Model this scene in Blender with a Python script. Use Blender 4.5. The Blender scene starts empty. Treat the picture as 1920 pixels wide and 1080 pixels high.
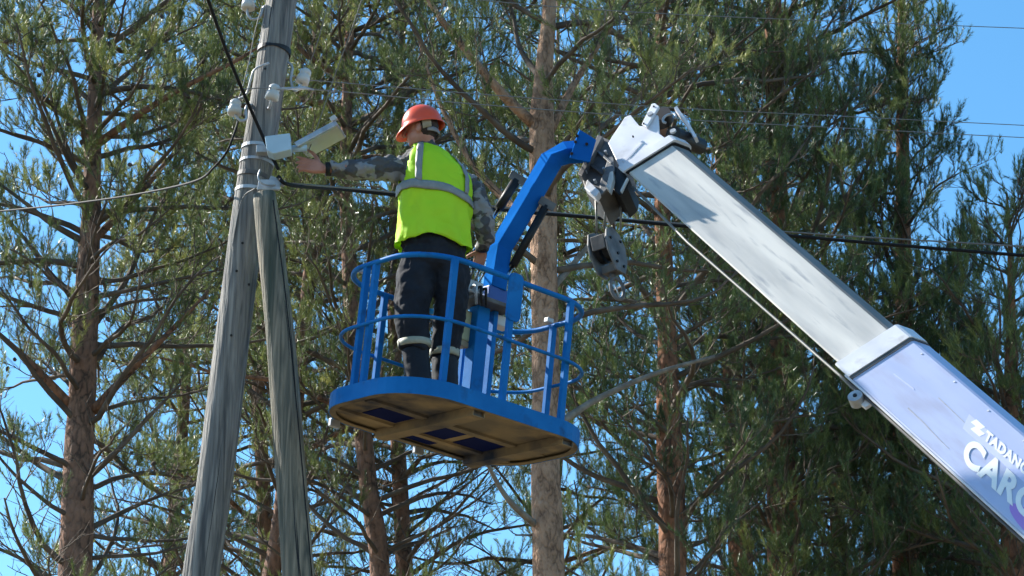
import bpy, bmesh, math, random
import numpy as np
from mathutils import Vector, Matrix

sc = bpy.context.scene
COL = sc.collection
# ------------------------------------------------------------------ camera, sky, sun, exposure
FPX = 4800.0
PITCH = math.radians(21.9)
CAM = np.array([0.0, 0.0, 1.6])
cd = bpy.data.cameras.new('camera'); cam = bpy.data.objects.new('camera', cd); COL.objects.link(cam)
cam.location = CAM; cam.rotation_euler = (math.pi/2 + PITCH, 0, 0)
cd.sensor_width = 36.0; cd.lens = 36.0*FPX/1920.0; cd.clip_end = 5000; cd.clip_start = 0.1
sc.camera = cam
SUN_AZ = math.radians(-62)       # measured from +Y (view direction), negative = to the left
SUN_EL = math.radians(40)
SD = Vector((math.sin(SUN_AZ)*math.cos(SUN_EL), math.cos(SUN_AZ)*math.cos(SUN_EL), math.sin(SUN_EL)))
w = bpy.data.worlds.new('World'); sc.world = w; w.use_nodes = True
nt = w.node_tree; bg = nt.nodes['Background']
sky = nt.nodes.new('ShaderNodeTexSky'); sky.sky_type = 'NISHITA'; sky.sun_disc = False
sky.sun_elevation = SUN_EL; sky.sun_rotation = SUN_AZ
sky.air_density = 1.0; sky.dust_density = 0.3; sky.ozone_density = 4.0; sky.altitude = 100
hs_ = nt.nodes.new('ShaderNodeHueSaturation'); hs_.inputs['Saturation'].default_value = 1.18; hs_.inputs['Hue'].default_value = 0.488
nt.links.new(sky.outputs[0], hs_.inputs['Color']); nt.links.new(hs_.outputs[0], bg.inputs[0]); bg.inputs[1].default_value = 0.112
sd_ = bpy.data.lights.new('sun', 'SUN'); sun = bpy.data.objects.new('sun', sd_); COL.objects.link(sun)
sd_.energy = 5.0; sd_.angle = math.radians(0.5); sd_.color = (1.0, 0.95, 0.86)
sun.rotation_euler = SD.to_track_quat('Z', 'Y').to_euler(); sun.location = (-30, 20, 40)
sc.view_settings.view_transform = 'Standard'; sc.view_settings.look = 'None'
sc.view_settings.gamma = 1.0; sc.view_settings.exposure = 1.15
sc.render.engine = 'CYCLES'
sc.cycles.use_denoising = True
sc.cycles.max_bounces = 4; sc.cycles.diffuse_bounces = 3; sc.cycles.glossy_bounces = 2; sc.cycles.transmission_bounces = 2
sc.cycles.use_adaptive_sampling = True; sc.cycles.adaptive_threshold = 0.05

# ------------------------------------------------------------------ helpers
_f = np.array([0, math.cos(PITCH), math.sin(PITCH)]); _u = np.array([0, -math.sin(PITCH), math.cos(PITCH)]); _r = np.array([1.0, 0, 0])
def ray(px, py):
    return _f + _r*(px-960)/FPX + _u*(540-py)/FPX
def P(px, py, Y):
    """the point at distance Y ahead (metres along the ground) seen in direction px,py of the photograph"""
    d = ray(px, py); return CAM + d*(Y/d[1])
def V(a): return Vector([float(x) for x in a])
def nrm(a):
    a = np.asarray(a, float); return a/(math.sqrt(float(a.dot(a)))+1e-12)
def crs(a, b):
    return np.array((a[1]*b[2]-a[2]*b[1], a[2]*b[0]-a[0]*b[2], a[0]*b[1]-a[1]*b[0]))
def pxy(q):
    d = np.asarray(q)-CAM; z = d@_f
    return 960+FPX*(d@_r)/z, 540-FPX*(d@_u)/z

def empty(name, loc=(0, 0, 0)):
    o = bpy.data.objects.new(name, None); COL.objects.link(o); o.location = V(loc); o.empty_display_size = 0.2
    return o
def tag(o, label=None, cat=None, group=None, kind=None):
    if label: o['label'] = label
    if cat: o['category'] = cat
    if group: o['group'] = group
    if kind: o['kind'] = kind
    return o
def put(o, parent):
    """parent o (built in world coordinates) under parent, whose world matrix is a pure translation"""
    if parent is not None:
        o.parent = parent
        loc = Vector((0, 0, 0)); q = parent
        while q is not None:
            loc += q.location; q = q.parent
        o.location = o.location - loc
    return o
def mesh_obj(name, verts, faces, mat, parent=None, smooth=False):
    me = bpy.data.meshes.new(name)
    me.from_pydata([tuple(map(float, v)) for v in verts], [], [tuple(int(i) for i in f) for f in faces])
    if mat: me.materials.append(mat)
    if smooth:
        me.polygons.foreach_set('use_smooth', [True]*len(me.polygons))
    me.update()
    o = bpy.data.objects.new(name, me); COL.objects.link(o)
    return put(o, parent)
class MB:
    def __init__(s): s.v = []; s.f = []; s.n = 0
    def add(s, v, f):
        v = [tuple(map(float, q)) for q in v]
        s.v += v; s.f += [tuple(int(i)+s.n for i in q) for q in f]; s.n += len(v); return s
    def build(s, name, mat, parent=None, smooth=False, bevel=0):
        o = mesh_obj(name, s.v, s.f, mat, parent, smooth)
        if bevel:
            bm = bmesh.new(); bm.from_mesh(o.data)
            bmesh.ops.recalc_face_normals(bm, faces=bm.faces)
            eds = [e for e in bm.edges if len(e.link_faces) == 2 and e.calc_face_angle(0) > 0.6]
            bmesh.ops.bevel(bm, geom=eds, offset=bevel, segments=2, affect='EDGES', profile=0.5, clamp_overlap=True)
            bm.to_mesh(o.data); bm.free()
        return o
def frames(path, closed=False, up=None):
    p = np.asarray(path, float); n = len(p)
    if closed: t = np.roll(p, -1, 0)-np.roll(p, 1, 0)
    else:
        t = np.empty_like(p); t[1:-1] = p[2:]-p[:-2]; t[0] = p[1]-p[0]; t[-1] = p[-1]-p[-2]
    t /= np.linalg.norm(t, axis=1)[:, None]+1e-12
    a = np.empty_like(p); b = np.empty_like(p)
    ref = np.array(up if up is not None else (0, 0, 1.0))
    if abs(t[0]@ref) > 0.95: ref = np.array([1.0, 0, 0])
    x = nrm(np.cross(ref, t[0]))
    for i in range(n):
        if up is not None: x = nrm(np.cross(np.array(up), t[i]))
        else: x = nrm(x - t[i]*(x@t[i]))
        a[i] = x; b[i] = np.cross(t[i], x)
    return p, t, a, b
def tube(path, r, n=8, closed=False, cap=True, up=None, sq=None, phase=0.0):
    """round tube (or a rectangular bar when sq=(w,h)) along a path"""
    p, t, a, b = frames(path, closed, up)
    m = len(p); r = np.broadcast_to(np.asarray(r, float), (m,))
    if sq:
        hw, hh = sq[0]/2, sq[1]/2
        prof = np.array([(-hw, -hh), (hw, -hh), (hw, hh), (-hw, hh)]); n = 4
        v = p[:, None] + prof[None, :, 0, None]*a[:, None] + prof[None, :, 1, None]*b[:, None]
    else:
        ang = np.arange(n)*2*math.pi/n+phase
        v = p[:, None] + r[:, None, None]*(np.cos(ang)[None, :, None]*a[:, None] + np.sin(ang)[None, :, None]*b[:, None])
    v = v.reshape(-1, 3); f = []
    for i in range(m if closed else m-1):
        i2 = (i+1) % m
        for k in range(n):
            k2 = (k+1) % n
            f.append((i*n+k, i*n+k2, i2*n+k2, i2*n+k))
    if cap and not closed:
        f.append(tuple(range(n-1, -1, -1))); f.append(tuple((m-1)*n+k for k in range(n)))
    return v, f
def boxf(c, ex, ey, ez, sx, sy, sz):
    c = np.asarray(c, float); ex = np.asarray(ex)*sx/2; ey = np.asarray(ey)*sy/2; ez = np.asarray(ez)*sz/2
    v = [c+i*ex+j*ey+k*ez for k in (-1, 1) for j in (-1, 1) for i in (-1, 1)]
    f = [(0, 2, 3, 1), (4, 5, 7, 6), (0, 1, 5, 4), (2, 6, 7, 3), (0, 4, 6, 2), (1, 3, 7, 5)]
    return v, f
def prism(pts, n, th):
    """closed outline pts (3D, planar) extruded by th along -n"""
    pts = [np.asarray(p, float) for p in pts]; n = np.asarray(n, float); k = len(pts)
    v = pts + [p-n*th for p in pts]
    f = [tuple(range(k)), tuple(range(2*k-1, k-1, -1))]
    for i in range(k):
        j = (i+1) % k; f.append((i, i+k, j+k, j))
    return v, f
def disc(c, ax, r, th, n=20, r2=None):
    ax = nrm(ax); c = np.asarray(c, float)
    return tube([c-ax*th/2, c+ax*th/2], [r, r if r2 is None else r2], n)
def resample(path, n):
    p = np.asarray(path, float); d = np.r_[0, np.cumsum(np.linalg.norm(np.diff(p, axis=0), axis=1))]
    s = np.linspace(0, d[-1], n)
    return np.stack([np.interp(s, d, p[:, k]) for k in range(p.shape[1])], 1)
def smooth_path(path, n):
    """Catmull-Rom through the points"""
    p = np.asarray(path, float); p = np.vstack([2*p[0]-p[1], p, 2*p[-1]-p[-2]]); out = []
    m = len(p)-3
    for s in np.linspace(0, m-1e-6, n):
        i = int(s); t = s-i; a, b, c, d = p[i:i+4]
        out.append(0.5*((2*b)+(c-a)*t+(2*a-5*b+4*c-d)*t*t+(3*b-a-3*c+d)*t**3))
    return np.array(out)

# ------------------------------------------------------------------ materials
def M(name, c1, c2=None, scale=6.0, rough=0.6, bump=0.0, stretch=(1, 1, 1), metal=0.0, detail=6, lo=0.35, hi=0.65, bscale=None, coat=0.0, c3=None, s3=2.0, spec=0.5, w3=(0.5, 0.62), dist=0.0):
    m = bpy.data.materials.new(name); m.use_nodes = True; nt = m.node_tree; N = nt.nodes; L = nt.links
    b = N['Principled BSDF']; b.inputs['Roughness'].default_value = rough; b.inputs['Metallic'].default_value = metal
    b.inputs['Specular IOR Level'].default_value = spec
    if coat: b.inputs['Coat Weight'].default_value = coat; b.inputs['Coat Roughness'].default_value = 0.15
    if c2 is None:
        b.inputs['Base Color'].default_value = (*c1, 1); return m
    tc = N.new('ShaderNodeTexCoord'); mp = N.new('ShaderNodeMapping'); mp.inputs['Scale'].default_value = stretch
    L.new(tc.outputs['Object'], mp.inputs[0])
    nz = N.new('ShaderNodeTexNoise'); nz.inputs['Scale'].default_value = scale; nz.inputs['Detail'].default_value = detail; nz.inputs['Distortion'].default_value = dist
    L.new(mp.outputs[0], nz.inputs['Vector'])
    cr = N.new('ShaderNodeValToRGB'); cr.color_ramp.elements[0].position = lo; cr.color_ramp.elements[1].position = hi
    cr.color_ramp.elements[0].color = (*c1, 1); cr.color_ramp.elements[1].color = (*c2, 1)
    L.new(nz.outputs[0], cr.inputs[0]); out = cr.outputs[0]
    if c3 is not None:
        n3 = N.new('ShaderNodeTexNoise'); n3.inputs['Scale'].default_value = s3; n3.inputs['Detail'].default_value = 5
        L.new(mp.outputs[0], n3.inputs['Vector'])
        r3 = N.new('ShaderNodeValToRGB'); r3.color_ramp.elements[0].position = w3[0]; r3.color_ramp.elements[1].position = w3[1]
        L.new(n3.outputs[0], r3.inputs[0])
        mx = N.new('ShaderNodeMix'); mx.data_type = 'RGBA'
        L.new(r3.outputs[0], mx.inputs[0]); L.new(out, mx.inputs[6]); mx.inputs[7].default_value = (*c3, 1); out = mx.outputs[2]
    L.new(out, b.inputs['Base Color'])
    if bump:
        nb = N.new('ShaderNodeTexNoise'); nb.inputs['Scale'].default_value = bscale or scale*2; nb.inputs['Detail'].default_value = 8
        L.new(mp.outputs[0], nb.inputs['Vector'])
        bp = N.new('ShaderNodeBump'); bp.inputs['Strength'].default_value = bump; bp.inputs['Distance'].default_value = 0.02
        L.new(nb.outputs[0], bp.inputs['Height']); L.new(bp.outputs[0], b.inputs['Normal'])
    return m
def bark_mat(name, hi_c, mid_c, dark_c, s=9.0):
    m = bpy.data.materials.new(name); m.use_nodes = True; nt = m.node_tree; N = nt.nodes; L = nt.links
    b = N['Principled BSDF']; b.inputs['Roughness'].default_value = 0.9; b.inputs['Specular IOR Level'].default_value = 0.2
    tc = N.new('ShaderNodeTexCoord'); mp = N.new('ShaderNodeMapping'); mp.inputs['Scale'].default_value = (1, 1, 0.5)
    L.new(tc.outputs['Object'], mp.inputs[0])
    nz = N.new('ShaderNodeTexNoise'); nz.inputs['Scale'].default_value = s*1.6; nz.inputs['Detail'].default_value = 4
    L.new(mp.outputs[0], nz.inputs['Vector'])
    va = N.new('ShaderNodeVectorMath'); va.operation = 'MULTIPLY_ADD'; va.inputs[1].default_value = (0.09, 0.09, 0.09)
    L.new(nz.outputs['Color'], va.inputs[0]); L.new(mp.outputs[0], va.inputs[2])
    vo = N.new('ShaderNodeTexVoronoi'); vo.feature = 'DISTANCE_TO_EDGE'; vo.inputs['Scale'].default_value = s*1.7
    L.new(va.outputs[0], vo.inputs['Vector'])
    cr = N.new('ShaderNodeValToRGB'); e = cr.color_ramp.elements
    e[0].position = 0.0; e[0].color = (*dark_c, 1); e[1].position = 0.2; e[1].color = (*mid_c, 1)
    L.new(vo.outputs['Distance'], cr.inputs[0])
    n2 = N.new('ShaderNodeTexNoise'); n2.inputs['Scale'].default_value = s*0.8; n2.inputs['Detail'].default_value = 8; n2.inputs['Roughness'].default_value = 0.7
    L.new(mp.outputs[0], n2.inputs['Vector'])
    r2 = N.new('ShaderNodeValToRGB'); r2.color_ramp.elements[0].position = 0.42; r2.color_ramp.elements[1].position = 0.62
    L.new(n2.outputs[0], r2.inputs[0])
    mx = N.new('ShaderNodeMix'); mx.data_type = 'RGBA'; L.new(r2.outputs[0], mx.inputs[0]); L.new(cr.outputs[0], mx.inputs[6]); mx.inputs[7].default_value = (*hi_c, 1)
    L.new(mx.outputs[2], b.inputs['Base Color'])
    ad = N.new('ShaderNodeMath'); ad.operation = 'ADD'; L.new(vo.outputs['Distance'], ad.inputs[0]); L.new(n2.outputs[0], ad.inputs[1])
    bp = N.new('ShaderNodeBump'); bp.inputs['Strength'].default_value = 0.8; bp.inputs['Distance'].default_value = 0.03
    L.new(ad.outputs[0], bp.inputs['Height']); L.new(bp.outputs[0], b.inputs['Normal'])
    return m
def needle_mat(name, c_dark, c_mid, c_light):
    m = bpy.data.materials.new(name); m.use_nodes = True; nt = m.node_tree; N = nt.nodes; L = nt.links
    b = N['Principled BSDF']; out = N['Material Output']
    b.inputs['Roughness'].default_value = 0.36; b.inputs['Specular IOR Level'].default_value = 0.5
    at = N.new('ShaderNodeAttribute'); at.attribute_name = 'tone'
    cr = N.new('ShaderNodeValToRGB'); e = cr.color_ramp.elements
    e[0].color = (*c_dark, 1); e[1].color = (*c_light, 1); k = e.new(0.5); k.color = (*c_mid, 1)
    L.new(at.outputs['Fac'], cr.inputs[0]); L.new(cr.outputs[0], b.inputs['Base Color'])
    tr = N.new('ShaderNodeBsdfTranslucent'); L.new(cr.outputs[0], tr.inputs[0])
    mx = N.new('ShaderNodeMixShader'); mx.inputs[0].default_value = 0.32
    L.new(b.outputs[0], mx.inputs[1]); L.new(tr.outputs[0], mx.inputs[2]); L.new(mx.outputs[0], out.inputs[0])
    return m

M_ground = M('ground_dry_grass', (0.10, 0.080, 0.045), (0.17, 0.135, 0.08), 0.6, 0.95, 0.3)  # colour kept dark in place of tree shade on the ground
M_pole = M('weathered_pole_wood', (0.070, 0.072, 0.074), (0.30, 0.28, 0.25), 7.0, 0.85, 1.0, (3.4, 3.4, 0.20), dist=1.2, lo=0.3, hi=0.7, bscale=16, c3=(0.045, 0.045, 0.045), s3=4.0, w3=(0.55, 0.7))
M_pole2 = M('weathered_brace_wood', (0.055, 0.062, 0.050), (0.31, 0.26, 0.19), 7.0, 0.85, 1.0, (3.8, 3.8, 0.20), dist=1.2, lo=0.3, hi=0.72, bscale=18, c3=(0.05, 0.062, 0.045), s3=3.0, w3=(0.52, 0.7))
M_barkA = bark_mat('bark_left', (0.29, 0.165, 0.112), (0.20, 0.115, 0.08), (0.06, 0.042, 0.033), 9)
M_barkB = bark_mat('bark_centre', (0.44, 0.28, 0.185), (0.32, 0.195, 0.125), (0.13, 0.078, 0.052), 12)
M_barkC = bark_mat('bark_red', (0.31, 0.145, 0.080), (0.21, 0.10, 0.060), (0.06, 0.038, 0.028), 9)
M_twig = M('twig_bark', (0.060, 0.046, 0.036), (0.135, 0.105, 0.08), 5, 0.9)
M_dead = M('dead_grey_wood', (0.14, 0.12, 0.10), (0.25, 0.22, 0.18), 12, 0.9, 0.4)
M_needleA = needle_mat('needles_olive', (0.048, 0.080, 0.033), (0.150, 0.195, 0.056), (0.45, 0.45, 0.14))
M_needleB = needle_mat('needles_green', (0.032, 0.068, 0.034), (0.108, 0.168, 0.055), (0.39, 0.40, 0.12))
M_cone = M('cone_brown', (0.05, 0.04, 0.035), (0.09, 0.07, 0.055), 20, 0.9)
M_blue = M('blue_paint', (0.007, 0.125, 0.39), (0.012, 0.160, 0.46), 5, 0.5, 0.12, c3=(0.016, 0.07, 0.19), s3=9.0, w3=(0.58, 0.76), spec=0.06)
M_bluearm = M('blue_arm_paint', (0.009, 0.10, 0.37), (0.013, 0.13, 0.43), 3, 0.62, 0.04, c3=(0.008, 0.09, 0.33), s3=4.0, w3=(0.55, 0.8), spec=0.0)
M_bluedark = M('blue_paint_deep', (0.008, 0.06, 0.27), (0.014, 0.08, 0.33), 4, 0.4)
M_rust = M('underside_dirt', (0.16, 0.135, 0.10), (0.33, 0.245, 0.135), 3.0, 0.9, 0.2, spec=0.15, lo=0.36, hi=0.66, c3=(0.025, 0.034, 0.06), s3=2.2, w3=(0.5, 0.66))
M_navy = M('navy_panel', (0.001, 0.006, 0.060), (0.002, 0.009, 0.075), 5, 0.8, spec=0.05)
M_steel = M('boom_grey_steel', (0.36, 0.36, 0.35), (0.60, 0.58, 0.535), 2.0, 0.5, 0.06, (0.35, 3.2, 3.2), lo=0.34, hi=0.62, detail=14, c3=(0.30, 0.31, 0.32), s3=7.0, w3=(0.56, 0.70))
M_lav = M('boom_lavender_paint', (0.38, 0.435, 0.63), (0.44, 0.49, 0.67), 3.0, 0.4, 0.03, (0.5, 2.5, 2.5), coat=0.15, c3=(0.36, 0.37, 0.50), s3=5.0, w3=(0.54, 0.78))
M_lav2 = M('boom_sticker', (0.50, 0.53, 0.78), (0.55, 0.58, 0.8), 3, 0.4)
M_lav3 = M('boom_scuff', (0.30, 0.31, 0.36), (0.42, 0.42, 0.46), 30, 0.6)
M_white = M('white_lettering', (0.86, 0.86, 0.84), (0.8, 0.8, 0.78), 8, 0.45)
M_magenta = M('magenta_print', (0.36, 0.20, 0.58), (0.42, 0.25, 0.62), 3, 0.4)
M_greyp = M('head_grey_paint', (0.55, 0.56, 0.60), (0.70, 0.70, 0.73), 5, 0.45, 0.05, c3=(0.33, 0.31, 0.28), s3=6, w3=(0.6, 0.8))
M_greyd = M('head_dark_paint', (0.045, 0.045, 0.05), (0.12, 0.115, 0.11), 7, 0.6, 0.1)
M_hook = M('hook_grey', (0.07, 0.073, 0.078), (0.17, 0.175, 0.18), 9, 0.55, 0.1)
M_top = M('boom_top_grey', (0.14, 0.135, 0.125), (0.22, 0.21, 0.195), 4, 0.7, 0.1, (0.6, 3, 3))  # darker grey for the top facet of the inner section
M_black = M('black_rubber', (0.006, 0.006, 0.007), (0.014, 0.014, 0.015), 9, 0.5, spec=0.3)
M_chrome = M('chrome', (0.75, 0.75, 0.76), None, rough=0.18, metal=1.0)
M_galv = M('galvanised', (0.30, 0.32, 0.34), (0.44, 0.46, 0.48), 14, 0.5, 0.05, metal=0.4)
M_rope = M('steel_rope', (0.16, 0.155, 0.145), (0.22, 0.215, 0.20), 60, 0.5, metal=0.3)
M_wire = M('bare_wire', (0.16, 0.16, 0.155), None, rough=0.6, metal=0.2)
M_cable = M('black_cable', (0.006, 0.006, 0.007), (0.012, 0.012, 0.013), 30, 0.7, spec=0.2)
M_porc = M('porcelain', (0.50, 0.50, 0.48), (0.44, 0.44, 0.41), 12, 0.25)
M_lamp = M('lamp_housing', (0.36, 0.50, 0.60), (0.40, 0.54, 0.64), 10, 0.4)
M_lampg = M('lamp_diffuser', (0.40, 0.42, 0.26), (0.44, 0.46, 0.30), 5, 0.35)
M_skin = M('skin', (0.36, 0.155, 0.105), (0.46, 0.22, 0.155), 14, 0.5, 0.1)
M_helmet = M('helmet_plastic', (0.74, 0.075, 0.016), (0.80, 0.09, 0.02), 4, 0.3, coat=0.2)
M_orange = M('helmet_peak', (0.85, 0.12, 0.015), None, rough=0.35)
M_trous = M('trouser_navy', (0.010, 0.013, 0.020), (0.018, 0.021, 0.029), 10, 0.85, 0.5, bscale=9, spec=0.25)
M_boot = M('boot_rubber', (0.010, 0.014, 0.022), (0.016, 0.020, 0.028), 10, 0.7, 0.1, spec=0.25)
M_reflect = M('reflective_tape', (0.19, 0.205, 0.20), (0.24, 0.25, 0.245), 30, 0.5)
M_reflectl = M('reflective_pale', (0.30, 0.31, 0.235), (0.36, 0.36, 0.28), 30, 0.6)
M_band = M('pale_strap', (0.27, 0.235, 0.16), (0.33, 0.29, 0.20), 20, 0.7)
M_hair = M('cap_fabric', (0.035, 0.027, 0.025), (0.06, 0.048, 0.044), 30, 0.95)
M_greystrap = M('grey_strap', (0.20, 0.19, 0.19), (0.26, 0.25, 0.245), 20, 0.6)
M_camo = M('grey_camo', (0.060, 0.063, 0.072), (0.22, 0.22, 0.225), 8.5, 0.85, 0.5, (1, 1, 1.3), detail=1, lo=0.47, hi=0.50, bscale=22, c3=(0.075, 0.073, 0.073), s3=13, w3=(0.54, 0.57))
def vest_mat():
    m = M('hi_vis_vest', (0.52, 0.86, 0.012), (0.58, 0.92, 0.02), 3, 0.65, 0.35, bscale=5)
    N = m.node_tree.nodes; L = m.node_tree.links; b = N['Principled BSDF']
    src = b.inputs['Base Color'].links[0].from_socket
    tr = N.new('ShaderNodeBsdfTranslucent'); L.new(src, tr.inputs[0]); mx = N.new('ShaderNodeMixShader'); mx.inputs[0].default_value = 0.3
    L.new(b.outputs[0], mx.inputs[1]); L.new(tr.outputs[0], mx.inputs[2]); L.new(mx.outputs[0], N['Material Output'].inputs[0])
    return m
M_vest = vest_mat()

# ------------------------------------------------------------------ ground
g = mesh_obj('ground', [(-900, -600, 0), (900, -600, 0), (900, 1500, 0), (-900, 1500, 0)], [(0, 1, 2, 3)], M_ground)
tag(g, 'dry sandy ground under the pines', None, kind='structure')

# ------------------------------------------------------------------ pines
def fat_mesh(name, tri_v, tone, mat, parent, kind='stuff'):
    n = len(tri_v)//3
    me = bpy.data.meshes.new(name)
    me.vertices.add(n*3); me.vertices.foreach_set('co', tri_v.astype(np.float32).ravel())
    me.loops.add(n*3); me.loops.foreach_set('vertex_index', np.arange(n*3, dtype=np.int32))
    me.polygons.add(n); me.polygons.foreach_set('loop_start', np.arange(0, n*3, 3, dtype=np.int32))
    at = me.attributes.new('tone', 'FLOAT', 'POINT'); at.data.foreach_set('value', np.repeat(tone, 3).astype(np.float32))
    me.materials.append(mat); me.update(calc_edges=True)
    o = bpy.data.objects.new(name, me); COL.objects.link(o); put(o, parent)
    if kind: o['kind'] = kind
    return o
def needles(pos, dr, ln, tone, rng, per=34, nl=0.056, nw=0.0050):
    """needle triangles round shoots; pos,dr (n,3), ln (n,)"""
    n = len(pos); k = per
    t = rng.random((n, k))**0.9
    base = pos[:, None] + dr[:, None]*(t*ln[:, None])[..., None]
    ra = rng.normal(size=(n, k, 3)); ra -= (ra*dr[:, None]).sum(2, keepdims=True)*dr[:, None]
    ra /= np.linalg.norm(ra, axis=2, keepdims=True)+1e-9
    an = np.radians(26+36*rng.random((n, k)))*(1-0.4*t)
    d = dr[:, None]*np.cos(an)[..., None] + ra*np.sin(an)[..., None]
    L_ = nl*(0.75+0.5*rng.random((n, k)))
    tip = base + d*L_[..., None]
    s = np.cross(d, rng.normal(size=(n, k, 3))); s /= np.linalg.norm(s, axis=2, keepdims=True)+1e-9
    s *= nw*0.5
    tri = np.stack([base-s, base+s, tip], 2).reshape(-1, 3)
    tn = np.clip(tone[:, None] + rng.normal(size=(n, k))*0.07, 0, 1).ravel()
    return tri, tn
def quad_mesh(name, V_, F_, mat, parent, smooth=True):
    if not V_: return None
    v = np.concatenate(V_); off = 0; fs = []
    for vv, ff in zip(V_, F_):
        fs.append(ff+off); off += len(vv)
    f = np.concatenate(fs)
    me = bpy.data.meshes.new(name); nf = len(f); k = f.shape[1]
    me.vertices.add(len(v)); me.vertices.foreach_set('co', v.astype(np.float32).ravel())
    me.loops.add(nf*k); me.loops.foreach_set('vertex_index', f.astype(np.int32).ravel())
    me.polygons.add(nf); me.polygons.foreach_set('loop_start', np.arange(0, nf*k, k, dtype=np.int32))
    me.polygons.foreach_set('use_smooth', np.ones(nf, bool))
    me.materials.append(mat); me.update(calc_edges=True)
    o = bpy.data.objects.new(name, me); COL.objects.link(o); put(o, parent); return o
_qc = {}
def qtube(path, r0, r1, n=3):
    p, t, a, b = frames(path); m = len(p)
    r = np.linspace(r0, r1, m)
    ang = np.arange(n)*2*math.pi/n
    v = (p[:, None] + r[:, None, None]*(np.cos(ang)[None, :, None]*a[:, None]+np.sin(ang)[None, :, None]*b[:, None])).reshape(-1, 3)
    if (m, n) not in _qc:
        _qc[(m, n)] = np.array([(i*n+k, i*n+(k+1) % n, (i+1)*n+(k+1) % n, (i+1)*n+k) for i in range(m-1) for k in range(n)])
    return v, _qc[(m, n)]
def batch_tubes(paths, r0, r1, n=3):
    """many thin twigs at once; paths (k,m,3)"""
    p = np.asarray(paths, float); k, m, _ = p.shape
    t = np.empty_like(p); t[:, 1:-1] = p[:, 2:]-p[:, :-2] if m > 2 else 0; t[:, 0] = p[:, 1]-p[:, 0]; t[:, -1] = p[:, -1]-p[:, -2]
    t /= np.linalg.norm(t, axis=2, keepdims=True)+1e-12
    a = np.cross(t, np.array([0.31, 0.87, 0.38])); a /= np.linalg.norm(a, axis=2, keepdims=True)+1e-9
    b = np.cross(t, a); r = np.linspace(r0, r1, m)[None, :, None, None]; ang = np.arange(n)*2*math.pi/n
    v = p[:, :, None] + r*(np.cos(ang)[None, None, :, None]*a[:, :, None]+np.sin(ang)[None, None, :, None]*b[:, :, None])
    f = np.array([(i*n+q, i*n+(q+1) % n, (i+1)*n+(q+1) % n, (i+1)*n+q) for i in range(m-1) for q in range(n)])
    f = (f[None]+(np.arange(k)*m*n)[:, None, None]).reshape(-1, 4)
    return v.reshape(-1, 3), f
def rough_tube(path, rad, n, rng, amp=0.05, freq=7.0):
    v, f = tube(path, rad, n, cap=True)
    m = len(path); v = v.reshape(m, n, 3); p = np.asarray(path)
    ph = rng.random(6)*6.28
    for i in range(m):
        for k in range(n):
            a = 2*math.pi*k/n; s = 1+amp*(math.sin(3*a+freq*p[i, 2]*0.7+ph[0])+0.7*math.sin(5*a-freq*p[i, 2]*1.3+ph[1])+0.5*math.sin(2*a+freq*2.1*p[i, 2]+ph[2]))
            v[i, k] = p[i]+(v[i, k]-p[i])*s
    return v.reshape(-1, 3), f

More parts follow.
